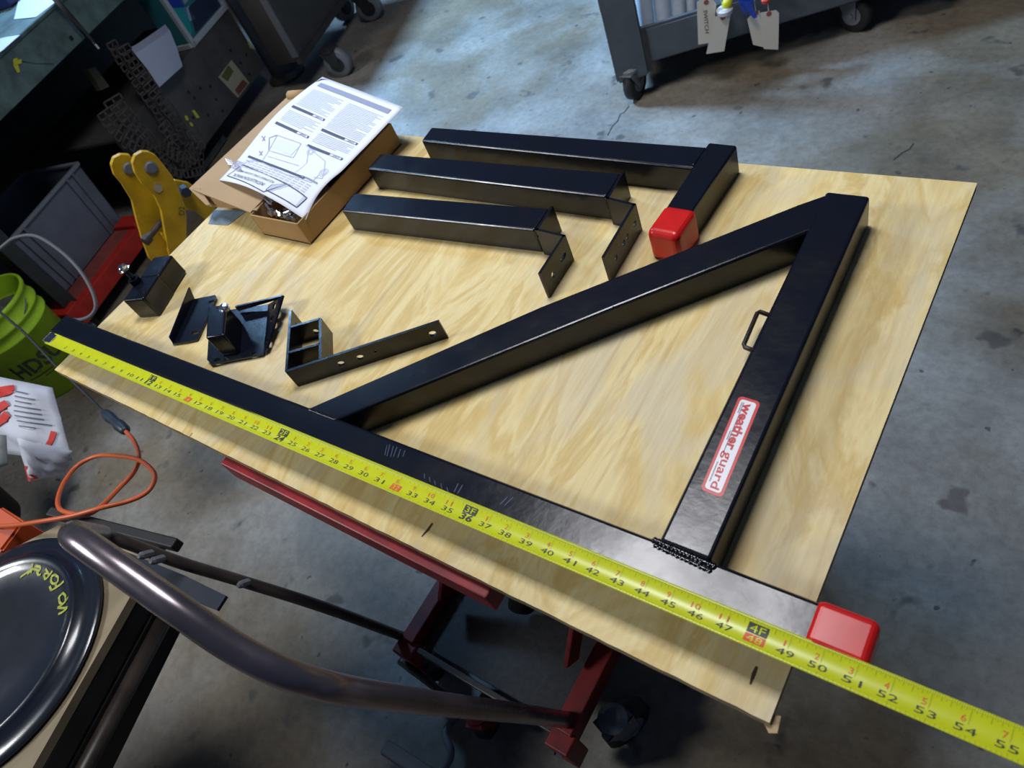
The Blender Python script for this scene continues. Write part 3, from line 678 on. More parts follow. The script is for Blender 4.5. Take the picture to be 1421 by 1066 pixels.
# ================================================================== RED LIFT TABLE UNDER THE BOARD
lt = thing('lift_table', 'red wheeled lift table carrying the plywood board', 'lift table', (0.7, 0.3, 0))
PZ = Z - BT - 0.0005
x0, x1 = 0.487, 0.955
M_REDD = mat('dark_red_paint', (0.20, 0.008, 0.010, 1), 0.5, var=0.5, scale=18)
def lb(name, a, b, wd, h, m, bev=0.002, parent=None, **kw): return obj(name, bar(a, b, wd, h, bev, seg=2), m, parent or lt, **kw)
lb('platform_rail', (x0, 0.006, PZ - 0.018), (x1, 0.006, PZ - 0.018), 0.036, 0.036, M_REDPAINT)
lb('platform_rail', (x0, 0.62, PZ - 0.018), (x1, 0.62, PZ - 0.018), 0.036, 0.036, M_REDPAINT)
lb('platform_rail', (x0 + 0.018, 0.026, PZ - 0.018), (x0 + 0.018, 0.60, PZ - 0.018), 0.036, 0.034, M_REDPAINT)
lb('platform_rail', (x1 - 0.018, 0.026, PZ - 0.018), (x1 - 0.018, 0.60, PZ - 0.018), 0.036, 0.034, M_REDPAINT)
bm = bmesh.new(); box(bm, x0 + 0.03, x1 - 0.03, 0.03, 0.60, PZ - 0.012, PZ - 0.008); obj('platform_deck', bm, M_REDD, lt)
bm = bmesh.new(); c_ = Vector((x0 + 0.50, 0, 0))
ZB = 0.15
xl, xr = 0.505, 0.868; yb = -0.035
lb('base_rail', (xl, yb, ZB), (xl, 0.66, ZB), 0.030, 0.045, M_REDD)
lb('base_rail', (xr, yb, ZB), (xr, 0.66, ZB), 0.036, 0.050, M_REDD)
lb('base_crossbar', (xl - 0.02, yb - 0.004, ZB + 0.005), (xr + 0.02, yb - 0.004, ZB + 0.005), 0.012, 0.012, M_STEELBR)
lb('base_crossbar', (xl + 0.015, 0.63, ZB), (xr - 0.018, 0.63, ZB), 0.035, 0.045, M_REDD)
obj('axle_rod', tube_path([(xl - 0.03, yb - 0.035, ZB - 0.045), (xl + 0.19, yb - 0.05, ZB - 0.06)], 0.008, 10), M_STEELBR, lt, smooth=True)
for xx, nm in ((xl, 'a'), (xr, 'b')):
    bm = bmesh.new(); box(bm, xx - 0.022, xx + 0.024, yb - 0.030, yb + 0.006, ZB - 0.075, ZB + 0.015, None, 0.003, 2); obj('corner_bracket', bm, M_REDD, lt)
    obj('bracket_bolt', disc_closed([(0.007, 0), (0.007, 0.006)], (xx, yb - 0.030, ZB - 0.012), (0, -1, 0), 6), M_CHROME, lt)
# scissor arms
for xx in (xl + 0.035, xr - 0.035):
    lb('scissor_arm', (xx, 0.07, ZB + 0.04), (xx, 0.58, PZ - 0.06), 0.010, 0.040, M_REDD); lb('scissor_arm', (xx + 0.012, 0.58, ZB + 0.04), (xx + 0.012, 0.07, PZ - 0.06), 0.010, 0.040, M_REDD)
bm = bmesh.new(); box(bm, xl + 0.014, xr - 0.017, yb + 0.01, 0.61, ZB - 0.012, ZB - 0.006); obj('base_deck', bm, mat('grimy_deck', (0.022, 0.022, 0.024, 1), 0.6, var=0.6, scale=90), lt)
obj('hydraulic_cylinder', tube_path([(0.69, 0.12, ZB + 0.03), (0.69, 0.34, 0.42)], 0.026, 16), M_STEELDK, lt, smooth=True)
def caster(parent, c, r, wd, ax, m_w, m_f, top, name='caster'):
    """wheel centre c, axle direction ax, fork up to height top"""
    c = Vector(c); ax = Vector(ax).normalized()
    k = obj(name, disc_closed([(r * 0.86, -wd / 2), (r, -wd * 0.36), (r, wd * 0.36), (r * 0.86, wd / 2)], c, ax, 28), m_w, parent, smooth=True)
    b = bmesh.new()
    disc_closed([(r * 0.55, -wd / 2 - 0.002), (r * 0.55, wd / 2 + 0.002)], c, ax, 20, b); disc_closed([(r * 0.16, -wd / 2 - 0.010), (r * 0.16, wd / 2 + 0.010)], c, ax, 12, b)
    h_ = obj('hub', b, m_f, parent)
    b = bmesh.new(); side = Vector((ax.y, -ax.x, 0))
    for s_ in (-1, 1):
        o_ = c + ax * s_ * (wd / 2 + 0.004)
        poly_ = [o_ + side * -r * 0.28 + Vector((0, 0, -r * .2)), o_ + side * r * 0.28 + Vector((0, 0, -r * .2)), Vector((o_.x, o_.y, 0)) + side * r * 0.9 + Vector((0, 0, top)), Vector((o_.x, o_.y, 0)) - side * r * 0.3 + Vector((0, 0, top))]
        prism(poly_, ax * 0.003 * s_, b)
    prism([c + ax * s2 * (wd / 2 + 0.006) + side * k2 - Vector((0, 0, c.z - top + 0.004)) for s2, k2 in ((-1, -r * .3), (1, -r * .3), (1, r * .9), (-1, r * .9))], (0, 0, 0.004), b)
    obj('fork', b, m_f, parent)
    cc = Vector((c.x, c.y, 0)) + side * r * 0.3
    obj('swivel_plate', disc_closed([(wd * 0.9, top), (wd * 0.9, top + 0.008), (wd * 0.5, top + 0.016)], cc, (0, 0, 1), 18), m_f, parent)
caster(lt, (xl + 0.005, yb - 0.02 + 0.03, 0.045), 0.045, 0.026, (1, 0.2, 0), M_RUBBER, M_STEELBR, 0.10)
caster(lt, (xl + 0.17, yb - 0.03, 0.048), 0.045, 0.026, (1, 0.3, 0), M_RUBBER, M_REDD, 0.10)
caster(lt, (xr + 0.055, 0.045, 0.05), 0.050, 0.030, (1, -0.35, 0), M_RUBBER, M_CASTER, 0.11)
caster(lt, (xl, 0.60, 0.05), 0.050, 0.030, (1, 0, 0), M_RUBBER, M_CASTER, 0.11)
caster(lt, (xr, 0.60, 0.05), 0.050, 0.030, (1, 0, 0), M_RUBBER, M_CASTER, 0.11)
# bent push handle: thick near leg, top crossbar going away, thinner return leg
HP = [at(792, 1000, 0.14), atdepth(720, 990, 1.06), atdepth(600, 976, 0.85), atdepth(490, 960, 0.70), atdepth(430, 946, 0.665), atdepth(380, 928, 0.65), atdepth(320, 896, 0.645), atdepth(250, 848, 0.645), atdepth(175, 795, 0.66), atdepth(125, 760, 0.68)]
HP += [atdepth(106, 747, 0.70), atdepth(103, 741, 0.74), atdepth(112, 740, 0.86)]
HP2 = [atdepth(140, 742, 1.06), atdepth(180, 755, 1.10), atdepth(250, 781, 1.14), atdepth(340, 808, 1.20), atdepth(450, 843, 1.26), at(560, 884, 0.15)]
obj('push_handle', tube_path(smooth_path(HP + HP2[:1], 7), 0.0138, 18), M_HANDLE, lt, smooth=True, label='gunmetal bent tube push handle')
obj('handle_return_leg', tube_path(smooth_path([HP[-1]] + HP2, 6), 0.0095, 14), M_STEELBR, lt, smooth=True)
for u, v, d in ((206, 769, 1.10), (222, 776, 1.11), (341, 809, 1.18)):
    P_ = atdepth(u, v, d); obj('clamp_screw', disc_closed([(0.006, -0.006), (0.006, 0.014), (0.003, 0.020)], P_, (0.3, -0.5, 0.8), 8), M_CASTER, lt)

# bottom of frame: lever and bent rod on the floor
lv = thing('foot_lever', 'dark flat foot lever with rubber pad on the floor in front of the lift table', 'lever', at(560, 1050, 0.05))
pA, pB = at(533, 1036, 0.06), at(640, 1105, 0.05)
o = obj('rubber_pad', bar(pA, pA.lerp(pB, 0.62), 0.030, 0.016, 0.006), mat('grey_rubber', (0.10, 0.11, 0.12, 1), 0.7), lv); shade_flat_auto(o)
obj('lever_arm', bar(pA.lerp(pB, 0.55), pB, 0.016, 0.010, 0.002), M_STEELDK, lv)
obj('lever_foot', bar((pB.x, pB.y, 0.05), (pB.x, pB.y, 0.001), 0.02, 0.02, 0.002, (1, 0, 0)), M_STEELDK, lv)
obj('bent_rod', tube_path(smooth_path([at(640, 990, 0.03), at(626, 1003, 0.045), at(618, 1020, 0.05), at(625, 1040, 0.05), at(622, 1058, 0.04), at(600, 1085, 0.02)], 6), 0.0075, 12), M_CASTER,
    label='bent grey steel rod lying on the floor beside the foot lever', category='rod', smooth=True)

# ================================================================== LOWER LEFT BENCH WITH DARK DISC
BZ = 0.6
wbn = thing('low_workbench', 'low plywood topped bench on a dark steel frame in the lower left corner', 'workbench', (0.15, -0.4, 0))
P0 = at(223, 754, BZ); P1 = at(180, 846, BZ); P2 = at(45, 1066, BZ); dirR = (P2 - P0).normalized()
R2 = P0 + dirR * 0.75; L1 = at(0, 767, BZ); L0 = at(95, 722, BZ); dL = (L1 - L0).normalized(); L2 = L1 + dL * 0.6 + Vector((0, -0.05, 0))
top = [P0, R2, Vector((L2.x, R2.y, BZ)), L2, L0]
top = [Vector((p_.x, p_.y, BZ - 0.016)) for p_ in top]
bm = prism(top, (0, 0, 0.016))
obj('bench_top', bm, [mat('old_plywood', (0.30, 0.235, 0.14, 1), 0.7, var=0.3, scale=9, stretch=(3, 0.6, 1))], wbn)
nr = Vector((dirR.y, -dirR.x, 0)); nr = nr if nr.x > 0 else -nr
obj('edge_angle', bar(P0 + Vector((0, -0.03, -0.036)) + nr * 0.002, R2 + Vector((0, 0, -0.036)) + nr * 0.002, 0.006, 0.036, 0.001), M_STEELDK, wbn)
obj('edge_pipe', tube_path([P0 + dirR * 0.10 + Vector((0, 0, -0.075)) + nr * 0.012, R2 + Vector((0, 0, -0.075)) + nr * 0.012], 0.013, 12), M_STEELBR, wbn, smooth=True)
bm = prism([P0 + dirR * 0.05 + Vector((0, 0, -0.13)), R2 + Vector((0, 0, -0.15)), R2 + Vector((0, 0, -0.06)), P0 + dirR * 0.05 + Vector((0, 0, -0.06))], nr * -0.02)
obj('side_skirt', bm, M_STEELDK, wbn)
for pp in (R2 - dirR * 0.05 - nr * 0.03, Vector((L2.x + 0.04, R2.y + 0.05, 0))):
    obj('leg', bar((pp.x, pp.y, 0.0), (pp.x, pp.y, BZ - 0.017), 0.035, 0.035, 0.003, (1, 0, 0)), M_STEELDK, wbn)
# disc
dz = BZ + 0.002; dc = Vector((0.124, -0.4115, dz)); R_ = 0.2055
dk = thing('dark_round_cover', 'dark smoked round plastic cover with yellow handwriting on the low bench', 'cover', dc)
prof = [(R_ - 0.004, 0.0), (R_, 0.003), (R_ - 0.002, 0.007), (R_ * 0.93, 0.008), (R_ * 0.84, 0.009), (R_ * 0.815, 0.018), (R_ * 0.78, 0.022), (R_ * 0.74, 0.016), (R_ * 0.68, 0.012), (R_ * 0.5, 0.010), (R_ * 0.2, 0.008), (0.0, 0.0075)]
obj('dished_disc', lathe([(0, 0.0)] + prof, dc, n=72), M_DISC, dk, smooth=True)
def disc_h(r):
    pr = sorted((a, b) for a, b in prof[4:]); 
    for (a, b), (c_, d_) in zip(pr, pr[1:]):
        if a <= r <= c_: return b + (d_ - b) * (r - a) / (c_ - a + 1e-9)
    return 0.018
hand = Print(lambda x, y: Vector((x, y, dc.z + disc_h(math.hypot(x - dc.x, y - dc.y)) + 0.0012)))
def stroke(pts, t=0.0040):
    W = [at(u, v, dc.z + 0.014) for u, v in pts]
    for a, b in zip(W, W[1:]): hand.line(a.x, a.y, b.x, b.y, t, 3)
# N, O, F, O, R, S, K traced as handwriting
stroke([(80, 852), (97, 845), (79, 843), (99, 831)])
stroke([(82, 836), (81, 828), (87, 823), (92, 827), (92, 835), (86, 839), (82, 836)])
stroke([(70, 819), (91, 808)]); stroke([(70, 819), (68, 813)]); stroke([(78, 815), (76, 810)])
stroke([(70, 807), (71, 800), (77, 798), (82, 802), (80, 808), (73, 810), (70, 807)])
stroke([(62, 804), (74, 793)]); stroke([(62, 804), (60, 797), (66, 795), (68, 798), (64, 790)])
stroke([(56, 797), (52, 798), (51, 793), (56, 791), (57, 787), (50, 786)])
stroke([(42, 795), (47, 783)]); stroke([(44, 789), (37, 797)]); stroke([(44, 789), (53, 792)]); stroke([(27, 801), (40, 792)])
hand.make('handwriting', M_YPAINT, dk, label='yellow handwritten words')
# black bar and blade lying on the bench
o = obj('black_bar', bar(at(72, 712, BZ + 0.010), at(247, 757, BZ + 0.012), 0.018, 0.020, 0.003), M_RUBBER, label='long black flat bar along the far edge of the low bench', category='bar'); shade_flat_auto(o)
b0, b1 = at(166, 772, BZ + 0.030), at(307, 837, BZ + 0.012)
dv = (b1 - b0).normalized(); sd = Vector((-dv.y, dv.x, 0)); L_ = (b1 - b0).length
pl = [b0 + sd * 0.010, b0 - sd * 0.010, b0 + dv * L_ * 0.25 - sd * 0.018, b1 - sd * 0.011, b1 + sd * 0.012 , b0 + dv * L_ * 0.6 + sd * 0.014]
obj('steel_strip', prism(pl, (0, 0, -0.006)), mat('blue_black_steel', (0.014, 0.022, 0.040, 1), 0.4, var=0.4), label='blue black steel strip sticking out past the bench corner', category='strip')

# ================================================================== CORDS
cz = 0.60
cp = [at(172, 596, 0.565), at(186, 612, 0.57), at(193, 634, 0.58), at(186, 655, 0.59), at(165, 678, 0.60), at(140, 703, 0.625), at(120, 714, 0.632), at(95, 712, 0.63), at(82, 705, 0.62), at(81, 690, 0.60), at(90, 668, 0.585), at(108, 646, 0.575), at(135, 633, 0.575), at(165, 633, 0.59), at(192, 638, 0.602),
      at(210, 651, 0.61), at(215, 664, 0.613), at(205, 682, 0.615), at(180, 695, 0.62), at(140, 705, 0.64), at(100, 716, 0.64), at(55, 724, 0.635), at(20, 729, 0.62), at(-25, 731, 0.60)]
ec = thing('extension_cord', 'orange extension cord looped over the end of the black bar', 'cord', cp[0])
obj('cord', tube_path(smooth_path(cp, 8), 0.0042, 12), M_ORANGE, ec, smooth=True)
k0, k1 = at(144, 572, 0.555), at(176, 599, 0.565)
kd = (k1 - k0); 
obj('plug_socket', tube_path([k0 + kd * t for t in (0, 0.08, 0.3, 0.45, 0.55, 0.7, 0.92, 1.0)], 0.01, 12, radii=[0.006, 0.010, 0.012, 0.010, 0.010, 0.0125, 0.011, 0.006]), mat('blue_black_plug', (0.02, 0.032, 0.05, 1), 0.45), ec, smooth=True, label='dark connector')
obj('black_power_cord', tube_path(smooth_path([k0, at(120, 548, 0.55), at(98, 527, 0.56), at(74, 504, 0.57), at(40, 468, 0.60), at(8, 440, 0.62), at(-30, 410, 0.64)], 6), 0.0032, 10), M_RUBBER,
    label='thin black power cord running from the connector past the green bucket', category='cord', smooth=True)

# ================================================================== BUCKET
BC = at(88, 518, 0.0)
bk = thing('bucket', 'lime green plastic bucket with black lettering beside the board corner', 'bucket', BC)
HB_ = 0.37; rb, rt = 0.130, 0.148
rz = lambda z: rb + (rt - rb) * z / HB_
prof = [(0, 0.004), (rb - 0.004, 0.0), (rb, 0.004), (rz(.255), .255), (rz(.255) + .007, .258), (rz(.265) + .007, .264), (rz(.266), .268), (rz(.30), .30), (rz(.30) + .008, .303), (rz(.30) + .008, .310), (rz(.312), .314), (rz(.352), .352), (rz(.36) + .006, .356), (rz(.36) + .007, .368), (rz(.36), .371), (rz(.36) - .004, .366), (rz(.34) - .004, .30), (rz(.28) - .003, .28), (0, .275)]
obj('bucket_body', lathe(prof, BC, n=56), M_GREEN, bk, smooth=True)

obj('grey_contents', disc_closed([(rz(.28) - .006, 0.276), (rz(.28) - .02, 0.300), (0.05, 0.315)], BC, n=24), mat('grey_rags', (0.13, 0.13, 0.13, 1), 0.9, var=0.6, scale=30), bk, smooth=True)
hp = []
a0 = math.atan2(-0.5, 0.8)
for i in range(17):
    t = math.pi * i / 16; hp.append(BC + Vector((math.cos(a0 + 1.2) * math.cos(t) * (rt + .008) + 0.10 * math.sin(t) * math.cos(a0 - 0.37), math.sin(a0 + 1.2) * math.cos(t) * (rt + .008) + 0.10 * math.sin(t) * math.sin(a0 - 0.37), 0.34 - 0.07 * math.sin(t))))
obj('wire_bail', tube_path(hp, 0.0022, 8), M_CASTER, bk, smooth=True)
def cyl_hit(u, v):
    d = ray(u, v); o_ = CAM - BC; r = 0.139
    A_ = d.x ** 2 + d.y ** 2; B_ = o_.x * d.x + o_.y * d.y; C_ = o_.x ** 2 + o_.y ** 2 - r * r; t = (-B_ - math.sqrt(max(B_ * B_ - A_ * C_, 0))) / A_
    P_ = CAM + d * t; return math.atan2(P_.y - BC.y, P_.x - BC.x), P_.z
ta, za = cyl_hit(24, 518); tb, zb_ = cyl_hit(77, 481)
tc_, zc_ = (ta + tb) / 2, (za + zb_) / 2
def cylf(x, y):
    t = tc_ + x / 0.139; z = zc_ + y; r = rz(z - BC.z) + 0.0008
    return Vector((BC.x + r * math.cos(t), BC.y + r * math.sin(t), BC.z + z))
pr = Print(cylf); pr.text('HDSU', 0.0, 0.0, 0.058, width=abs(tb - ta) * 0.139 * 1.15, bold=0.03)
pr.rect(-0.07, -0.048, 0.02, -0.044, 8); pr.rect(-0.02, -0.060, 0.08, -0.057, 8)
pr.make('lettering', M_INK, bk, label='black lettering')

# ================================================================== PAPER SACK, TUB, ORANGE CASE
def lumpy(name, m, parent, quad, dep, nx, ny, amp, thick, seed, **kw):
    """closed crumpled slab whose front runs through four points seen at given depths"""
    rnd = random.Random(seed); P_ = [atdepth(u, v, d) for (u, v), d in zip(quad, dep)]; V = []; F = []
    nrm = (P_[1] - P_[0]).cross(P_[3] - P_[0]).normalized()
    if nrm.dot(CAM - P_[0]) < 0: nrm = -nrm
    ph = [rnd.uniform(0, 6) for _ in range(8)]
    for i in range(nx + 1):
        for j in range(ny + 1):
            a, b = i / nx, j / ny; p_ = P_[0].lerp(P_[1], a).lerp(P_[3].lerp(P_[2], a), b)
            e_ = min(1, 4 * min(a, 1 - a, b, 1 - b) + 0.0)
            h = e_ * thick + amp * (abs(math.sin(a * 7 + b * 3 + ph[0])) + abs(math.sin(b * 9 - a * 4 + ph[1])) * 0.8 + abs(math.sin((a - b) * 13 + ph[2])) * .4 - 1.1) * min(1, e_ + .4)
            V.append(p_ + nrm * h)
    n1 = len(V)
    for i in range(nx + 1):
        for j in range(ny + 1):
            a, b = i / nx, j / ny; p_ = P_[0].lerp(P_[1], a).lerp(P_[3].lerp(P_[2], a), b); e_ = min(1, 4 * min(a, 1 - a, b, 1 - b)); V.append(p_ - nrm * (0.002 + e_ * thick))
    def id_(i, j, o=0): return o + i * (ny + 1) + j
    for i in range(nx):
        for j in range(ny): F.append((id_(i, j), id_(i + 1, j), id_(i + 1, j + 1), id_(i, j + 1))); F.append((id_(i, j, n1), id_(i, j + 1, n1), id_(i + 1, j + 1, n1), id_(i + 1, j, n1)))
    for i in range(nx): F.append((id_(i, 0), id_(i, 0, n1), id_(i + 1, 0, n1), id_(i + 1, 0))); F.append((id_(i, ny), id_(i + 1, ny), id_(i + 1, ny, n1), id_(i, ny, n1)))
    for j in range(ny): F.append((id_(0, j), id_(0, j + 1), id_(0, j + 1, n1), id_(0, j, n1))); F.append((id_(nx, j), id_(nx, j, n1), id_(nx, j + 1, n1), id_(nx, j + 1)))
    o = obj(name, (V, F), m, parent, smooth=True, **kw)
    def surf(x, y, off=0.0025):
        i = min(nx - 1, max(0, int(x * nx))); j = min(ny - 1, max(0, int(y * ny))); fx = x * nx - i; fy = y * ny - j
        p_ = V[id_(i, j)].lerp(V[id_(i + 1, j)], fx).lerp(V[id_(i, j + 1)].lerp(V[id_(i + 1, j + 1)], fx), fy); return p_ + nrm * off
    return o, surf
sk = thing('paper_sack', 'crumpled white paper sack with red and black print in front of the green bucket', 'sack', atdepth(50, 600, 2.0))
o, sf = lumpy('sack_body', mat('white_sack_paper', (0.56, 0.58, 0.66, 1), 0.7), sk, [(-40, 515), (72, 538), (100, 640), (-10, 628)], [2.0, 1.93, 1.88, 1.95], 18, 14, 0.010, 0.035, 3)
o, sf2 = lumpy('sack_base', mat('white_sack_paper', (0, 0, 0, 1)), sk, [(24, 608), (100, 626), (92, 657), (40, 668)], [1.885, 1.86, 1.90, 1.92], 12, 8, 0.008, 0.016, 5)
M_SINK = mat('sack_red_ink', (0.60, 0.04, 0.03, 1), 0.7)
pr = Print(lambda x, y: sf(x, y, 0.004))
for (a, b, c_, d_) in ((0.30, 0.34, 0.58, 0.14), (0.32, 0.22, 0.60, 0.10), (0.30, 0.50, 0.54, 0.32), (0.30, 0.66, 0.50, 0.46)): pr.line(a, b, c_, d_, 0.075, 5)
pr.rect(0.0, 0.10, 0.36, 0.34, 8); pr.rect(0.0, 0.36, 0.36, 0.62, 6); pr.line(0.93, 0.62, 0.80, 0.94, 0.05, 5)
pr.make('red_print', M_SINK, sk)
pr = Print(lambda x, y: sf(x, y, 0.004))
for k in range(8): pr.rect(0.62, 0.14 + k * 0.065, 0.62 + random.uniform(0.18, 0.33), 0.155 + k * 0.065, 8)
pr.make('black_print', mat('sack_black_ink', (0.10, 0.11, 0.14, 1), 0.7), sk)
pr = Print(lambda x, y: sf2(x, y, 0.003)); pr.rect(0.02, 0.62, 0.12, 0.98, 2); pr.rect(0.16, 0.78, 0.32, 0.97, 2); pr.make('red_print', M_SINK, sk)
tb_ = thing('black_tub', 'black rubber tub under the paper sack at the left edge', 'tub', at(-5, 760, 0))
tc2 = at(-22, 742, 0)
obj('tub_wall', lathe([(0, 0.004), (0.13, 0.0), (0.17, 0.26), (0.178, 0.262), (0.178, 0.27), (0.165, 0.27), (0.125, 0.01), (0, 0.008)], tc2, n=40), M_RUBBER, tb_, smooth=True)
gb, _s = lumpy('grey_bag', mat('grey_green_sheet', (0.22, 0.25, 0.25, 1), 0.6), None, [(-50, 600), (8, 604), (10, 645), (-50, 668)], [1.80, 1.78, 1.76, 1.80], 8, 8, 0.006, 0.02, 9)
gb['label'] = 'grey green folded sheet at the left edge over the black tub'; gb['category'] = 'sheet'
og = [atdepth(0, 702, 1.42), atdepth(32, 723, 1.38), atdepth(0, 766, 1.36), atdepth(-60, 735, 1.40)]
bm = prism(og, (0, 0, -0.12)); bmesh.ops.bevel(bm, geom=list(bm.edges), offset=0.004, segments=2, affect='EDGES')
obj('orange_case', bm, mat('orange_plastic', (0.55, 0.075, 0.010, 1), 0.5), label='corner of a bright orange plastic case at the left edge', category='case')

# ================================================================== GREY BIN ON RED DOLLY
n0 = Vector((0.95, 0.31, 0)).normalized(); d0v = Vector((-0.31, 0.95, 0)).normalized()
dl = thing('red_dolly', 'low red steel dolly under the grey plastic bin', 'dolly', (-1.8, 0.6, 0))
dz_ = 0.13
e0 = at(98.5, 437, dz_); L_ = (at(190, 304, dz_) - e0).length; e1 = e0 + d0v * L_
lbd = lambda nm, a, b, wd, h, m: obj(nm, bar(a, b, wd, h, 0.003, seg=2), m, dl)
lbd('side_rail', e0 - n0 * 0.02 - Vector((0, 0, .035)), e1 - n0 * 0.02 - Vector((0, 0, .035)), 0.04, 0.07, M_REDLIGHT)
lbd('deck_rail', e0 - n0 * 0.085 - Vector((0, 0, .012)) + d0v * 0.02, e1 - n0 * 0.085 - Vector((0, 0, .012)) - d0v * 0.02, 0.085, 0.024, mat('worn_red', (0.24, 0.05, 0.04, 1), 0.7, var=0.4, scale=12))
for t in (0.0, 1.0):
    c_ = e0.lerp(e1, t) + d0v * (0.02 if t == 0 else -0.03) - n0 * 0.055
    bm = bmesh.new(); box(bm, -0.035, 0.035, -0.06, 0.06, -0.07, 0.018, frame(c_, d0v), 0.004, 2); obj('end_block', bm, M_REDLIGHT, dl)
lbd('far_rail', e0 - n0 * 0.42 - Vector((0, 0, .035)), e1 - n0 * 0.42 - Vector((0, 0, .035)), 0.04, 0.07, M_REDLIGHT)
lbd('cross_rail', e0 - n0 * 0.04 - Vector((0, 0, .04)) + d0v * .03, e0 - n0 * 0.42 - Vector((0, 0, .04)) + d0v * .03, 0.04, 0.05, M_REDLIGHT)
lbd('cross_rail', e1 - n0 * 0.04 - Vector((0, 0, .04)) - d0v * .03, e1 - n0 * 0.42 - Vector((0, 0, .04)) - d0v * .03, 0.04, 0.05, M_REDLIGHT)
for t, s_ in ((0.06, 0), (0.94, 0), (0.06, 0.38), (0.94, 0.38)):
    c_ = e0.lerp(e1, t) - n0 * (0.035 + s_); caster(dl, (c_.x, c_.y, 0.028), 0.028, 0.022, d0v, M_CASTER, M_STEELDK, 0.055)
bn = thing('plastic_bin', 'dark grey open plastic bin standing on the red dolly', 'bin', (-1.9, 0.7, 0.13))
bp_ = e0 - n0 * 0.13
A0 = onplane(84, 404, bp_, n0); A1 = onplane(155, 290, bp_, n0); zb0 = dz_ + 0.001
A0 = Vector((A0.x, A0.y, zb0)); A1 = Vector((A1.x, A1.y, zb0)); hb = 0.27; ov = 0.018
T0 = A0 - d0v * ov + n0 * 0.012; T1 = A1 + d0v * ov + n0 * 0.012
def shell(name, q4, t, m, parent): return obj(name, prism(q4, t), m, parent)
D_ = 0.30
a0_, a1_, t0_, t1_ = A0, A1, T0 + Vector((0, 0, hb)), T1 + Vector((0, 0, hb))
c0_, c1_, u0_, u1_ = A0 - n0 * D_, A1 - n0 * D_, T0 - n0 * (D_ + .024) + Vector((0, 0, hb)), T1 - n0 * (D_ + .024) + Vector((0, 0, hb))
obj('front_panel', prism([a0_, a1_, t1_, t0_], -n0 * 0.004), M_BOX, bn); obj('back_panel', prism([c0_, c1_, u1_, u0_], n0 * 0.004), M_BOX, bn)
obj('side_panel', prism([a0_, c0_, u0_, t0_], d0v * 0.004), M_BOX, bn); obj('side_panel', prism([a1_, c1_, u1_, t1_], -d0v * 0.004), M_BOX, bn)
obj('bin_floor', prism([a0_, a1_, c1_, c0_], (0, 0, 0.004)), M_BOX, bn)
bm = bmesh.new()
for a, b in ((t0_, t1_), (t1_, u1_), (u1_, u0_), (u0_, t0_)): merge(bm, bar(a, b, 0.018, 0.012, 0.002, seg=1))
obj('rim', bm, mat('grey_bin_rim', (0.16, 0.18, 0.21, 1), 0.5), bn)
bm = bmesh.new()
for t in (0.12, 0.2, 0.80, 0.88):
    merge(bm, bar(a0_.lerp(a1_, t) + n0 * 0.004, t0_.lerp(t1_, t) + n0 * 0.004, 0.012, 0.012, 0.002, n0, 1))
obj('ribs', bm, M_BOX, bn, kind='stuff')
cpts = [(-20, 362), (4, 342), (22, 330), (50, 328), (82, 347), (108, 372), (126, 400), (133, 424), (126, 438), (112, 444), (100, 444)]
obj('grey_cable', tube_path(smooth_path([atdepth(u, v, 2.12 - 0.0 * i) for i, (u, v) in enumerate(cpts)], 6), 0.0055, 10), mat('grey_cable_skin', (0.10, 0.10, 0.11, 1), 0.5),
    label='grey cable looping in front of the bin and the red dolly', category='cable', smooth=True)

# ================================================================== YELLOW PLATE CLAMP
yp = atdepth(235, 330, 2.15); yn = (CAM - yp); yn.z = 0; yn.normalize(); ys = Vector((-yn.y, yn.x, 0))
yc = thing('yellow_clamp', 'yellow steel puller with twin curved side plates behind the board edge', 'tool', (yp.x, yp.y, 0))
def yplate(name, pts, off, t, m=M_YEL, holes=None):
    P_ = [onplane(x / 3.5525, y / 3.5525 + 180, yp + yn * off, yn) for x, y in pts]
    bm = prism(P_, -yn * t); bmesh.ops.bevel(bm, geom=[e for e in bm.edges], offset=0.0015, segments=1, affect='EDGES'); return obj(name, bm, m, yc)
yplate('side_plate', [(652, 165), (665, 128), (700, 108), (735, 110), (770, 128), (800, 165), (850, 230), (885, 300), (908, 370), (920, 430), (920, 540), (890, 590), (850, 660), (830, 600), (812, 500), (795, 400), (760, 325), (700, 270), (665, 215)], 0.05, 0.018)
yplate('side_plate', [(548, 175), (560, 140), (595, 122), (640, 125), (672, 160), (720, 230), (790, 300), (800, 420), (830, 560), (850, 700), (760, 660), (735, 635), (700, 540), (672, 440), (650, 350), (600, 270), (562, 225)], -0.035, 0.018)
yplate('rear_arm', [(860, 248), (930, 262), (1000, 310), (1060, 385), (1100, 470), (1020, 450), (960, 400), (900, 395), (850, 350)], -0.075, 0.014)
yplate('column', [(800, 520), (920, 520), (1080, 760), (960, 800)], -0.005, 0.03)
for x, y, off in ((745, 186, 0.05), (638, 190, -0.035)):
    P_ = onplane(x / 3.5525, y / 3.5525 + 180, yp + yn * off, yn); obj('pivot_pin', disc_closed([(0.017, -0.03), (0.017, 0.003), (0.013, 0.006)], P_, yn, 20), M_CASTER, yc)
P_ = onplane(722 / 3.5525, 545 / 3.5525 + 180, yp + yn * 0.03, yn); P2_ = onplane(800 / 3.5525, 450 / 3.5525 + 180, yp + yn * 0.0, yn)
obj('cross_bolt', tube_path([P_ - (P2_ - P_) * 0.1, P_ + (P2_ - P_) * 0.15, P_ + (P2_ - P_) * 0.16, P2_], 0.01, 12, radii=[0.014, 0.014, 0.009, 0.009]), M_STEELBR, yc)
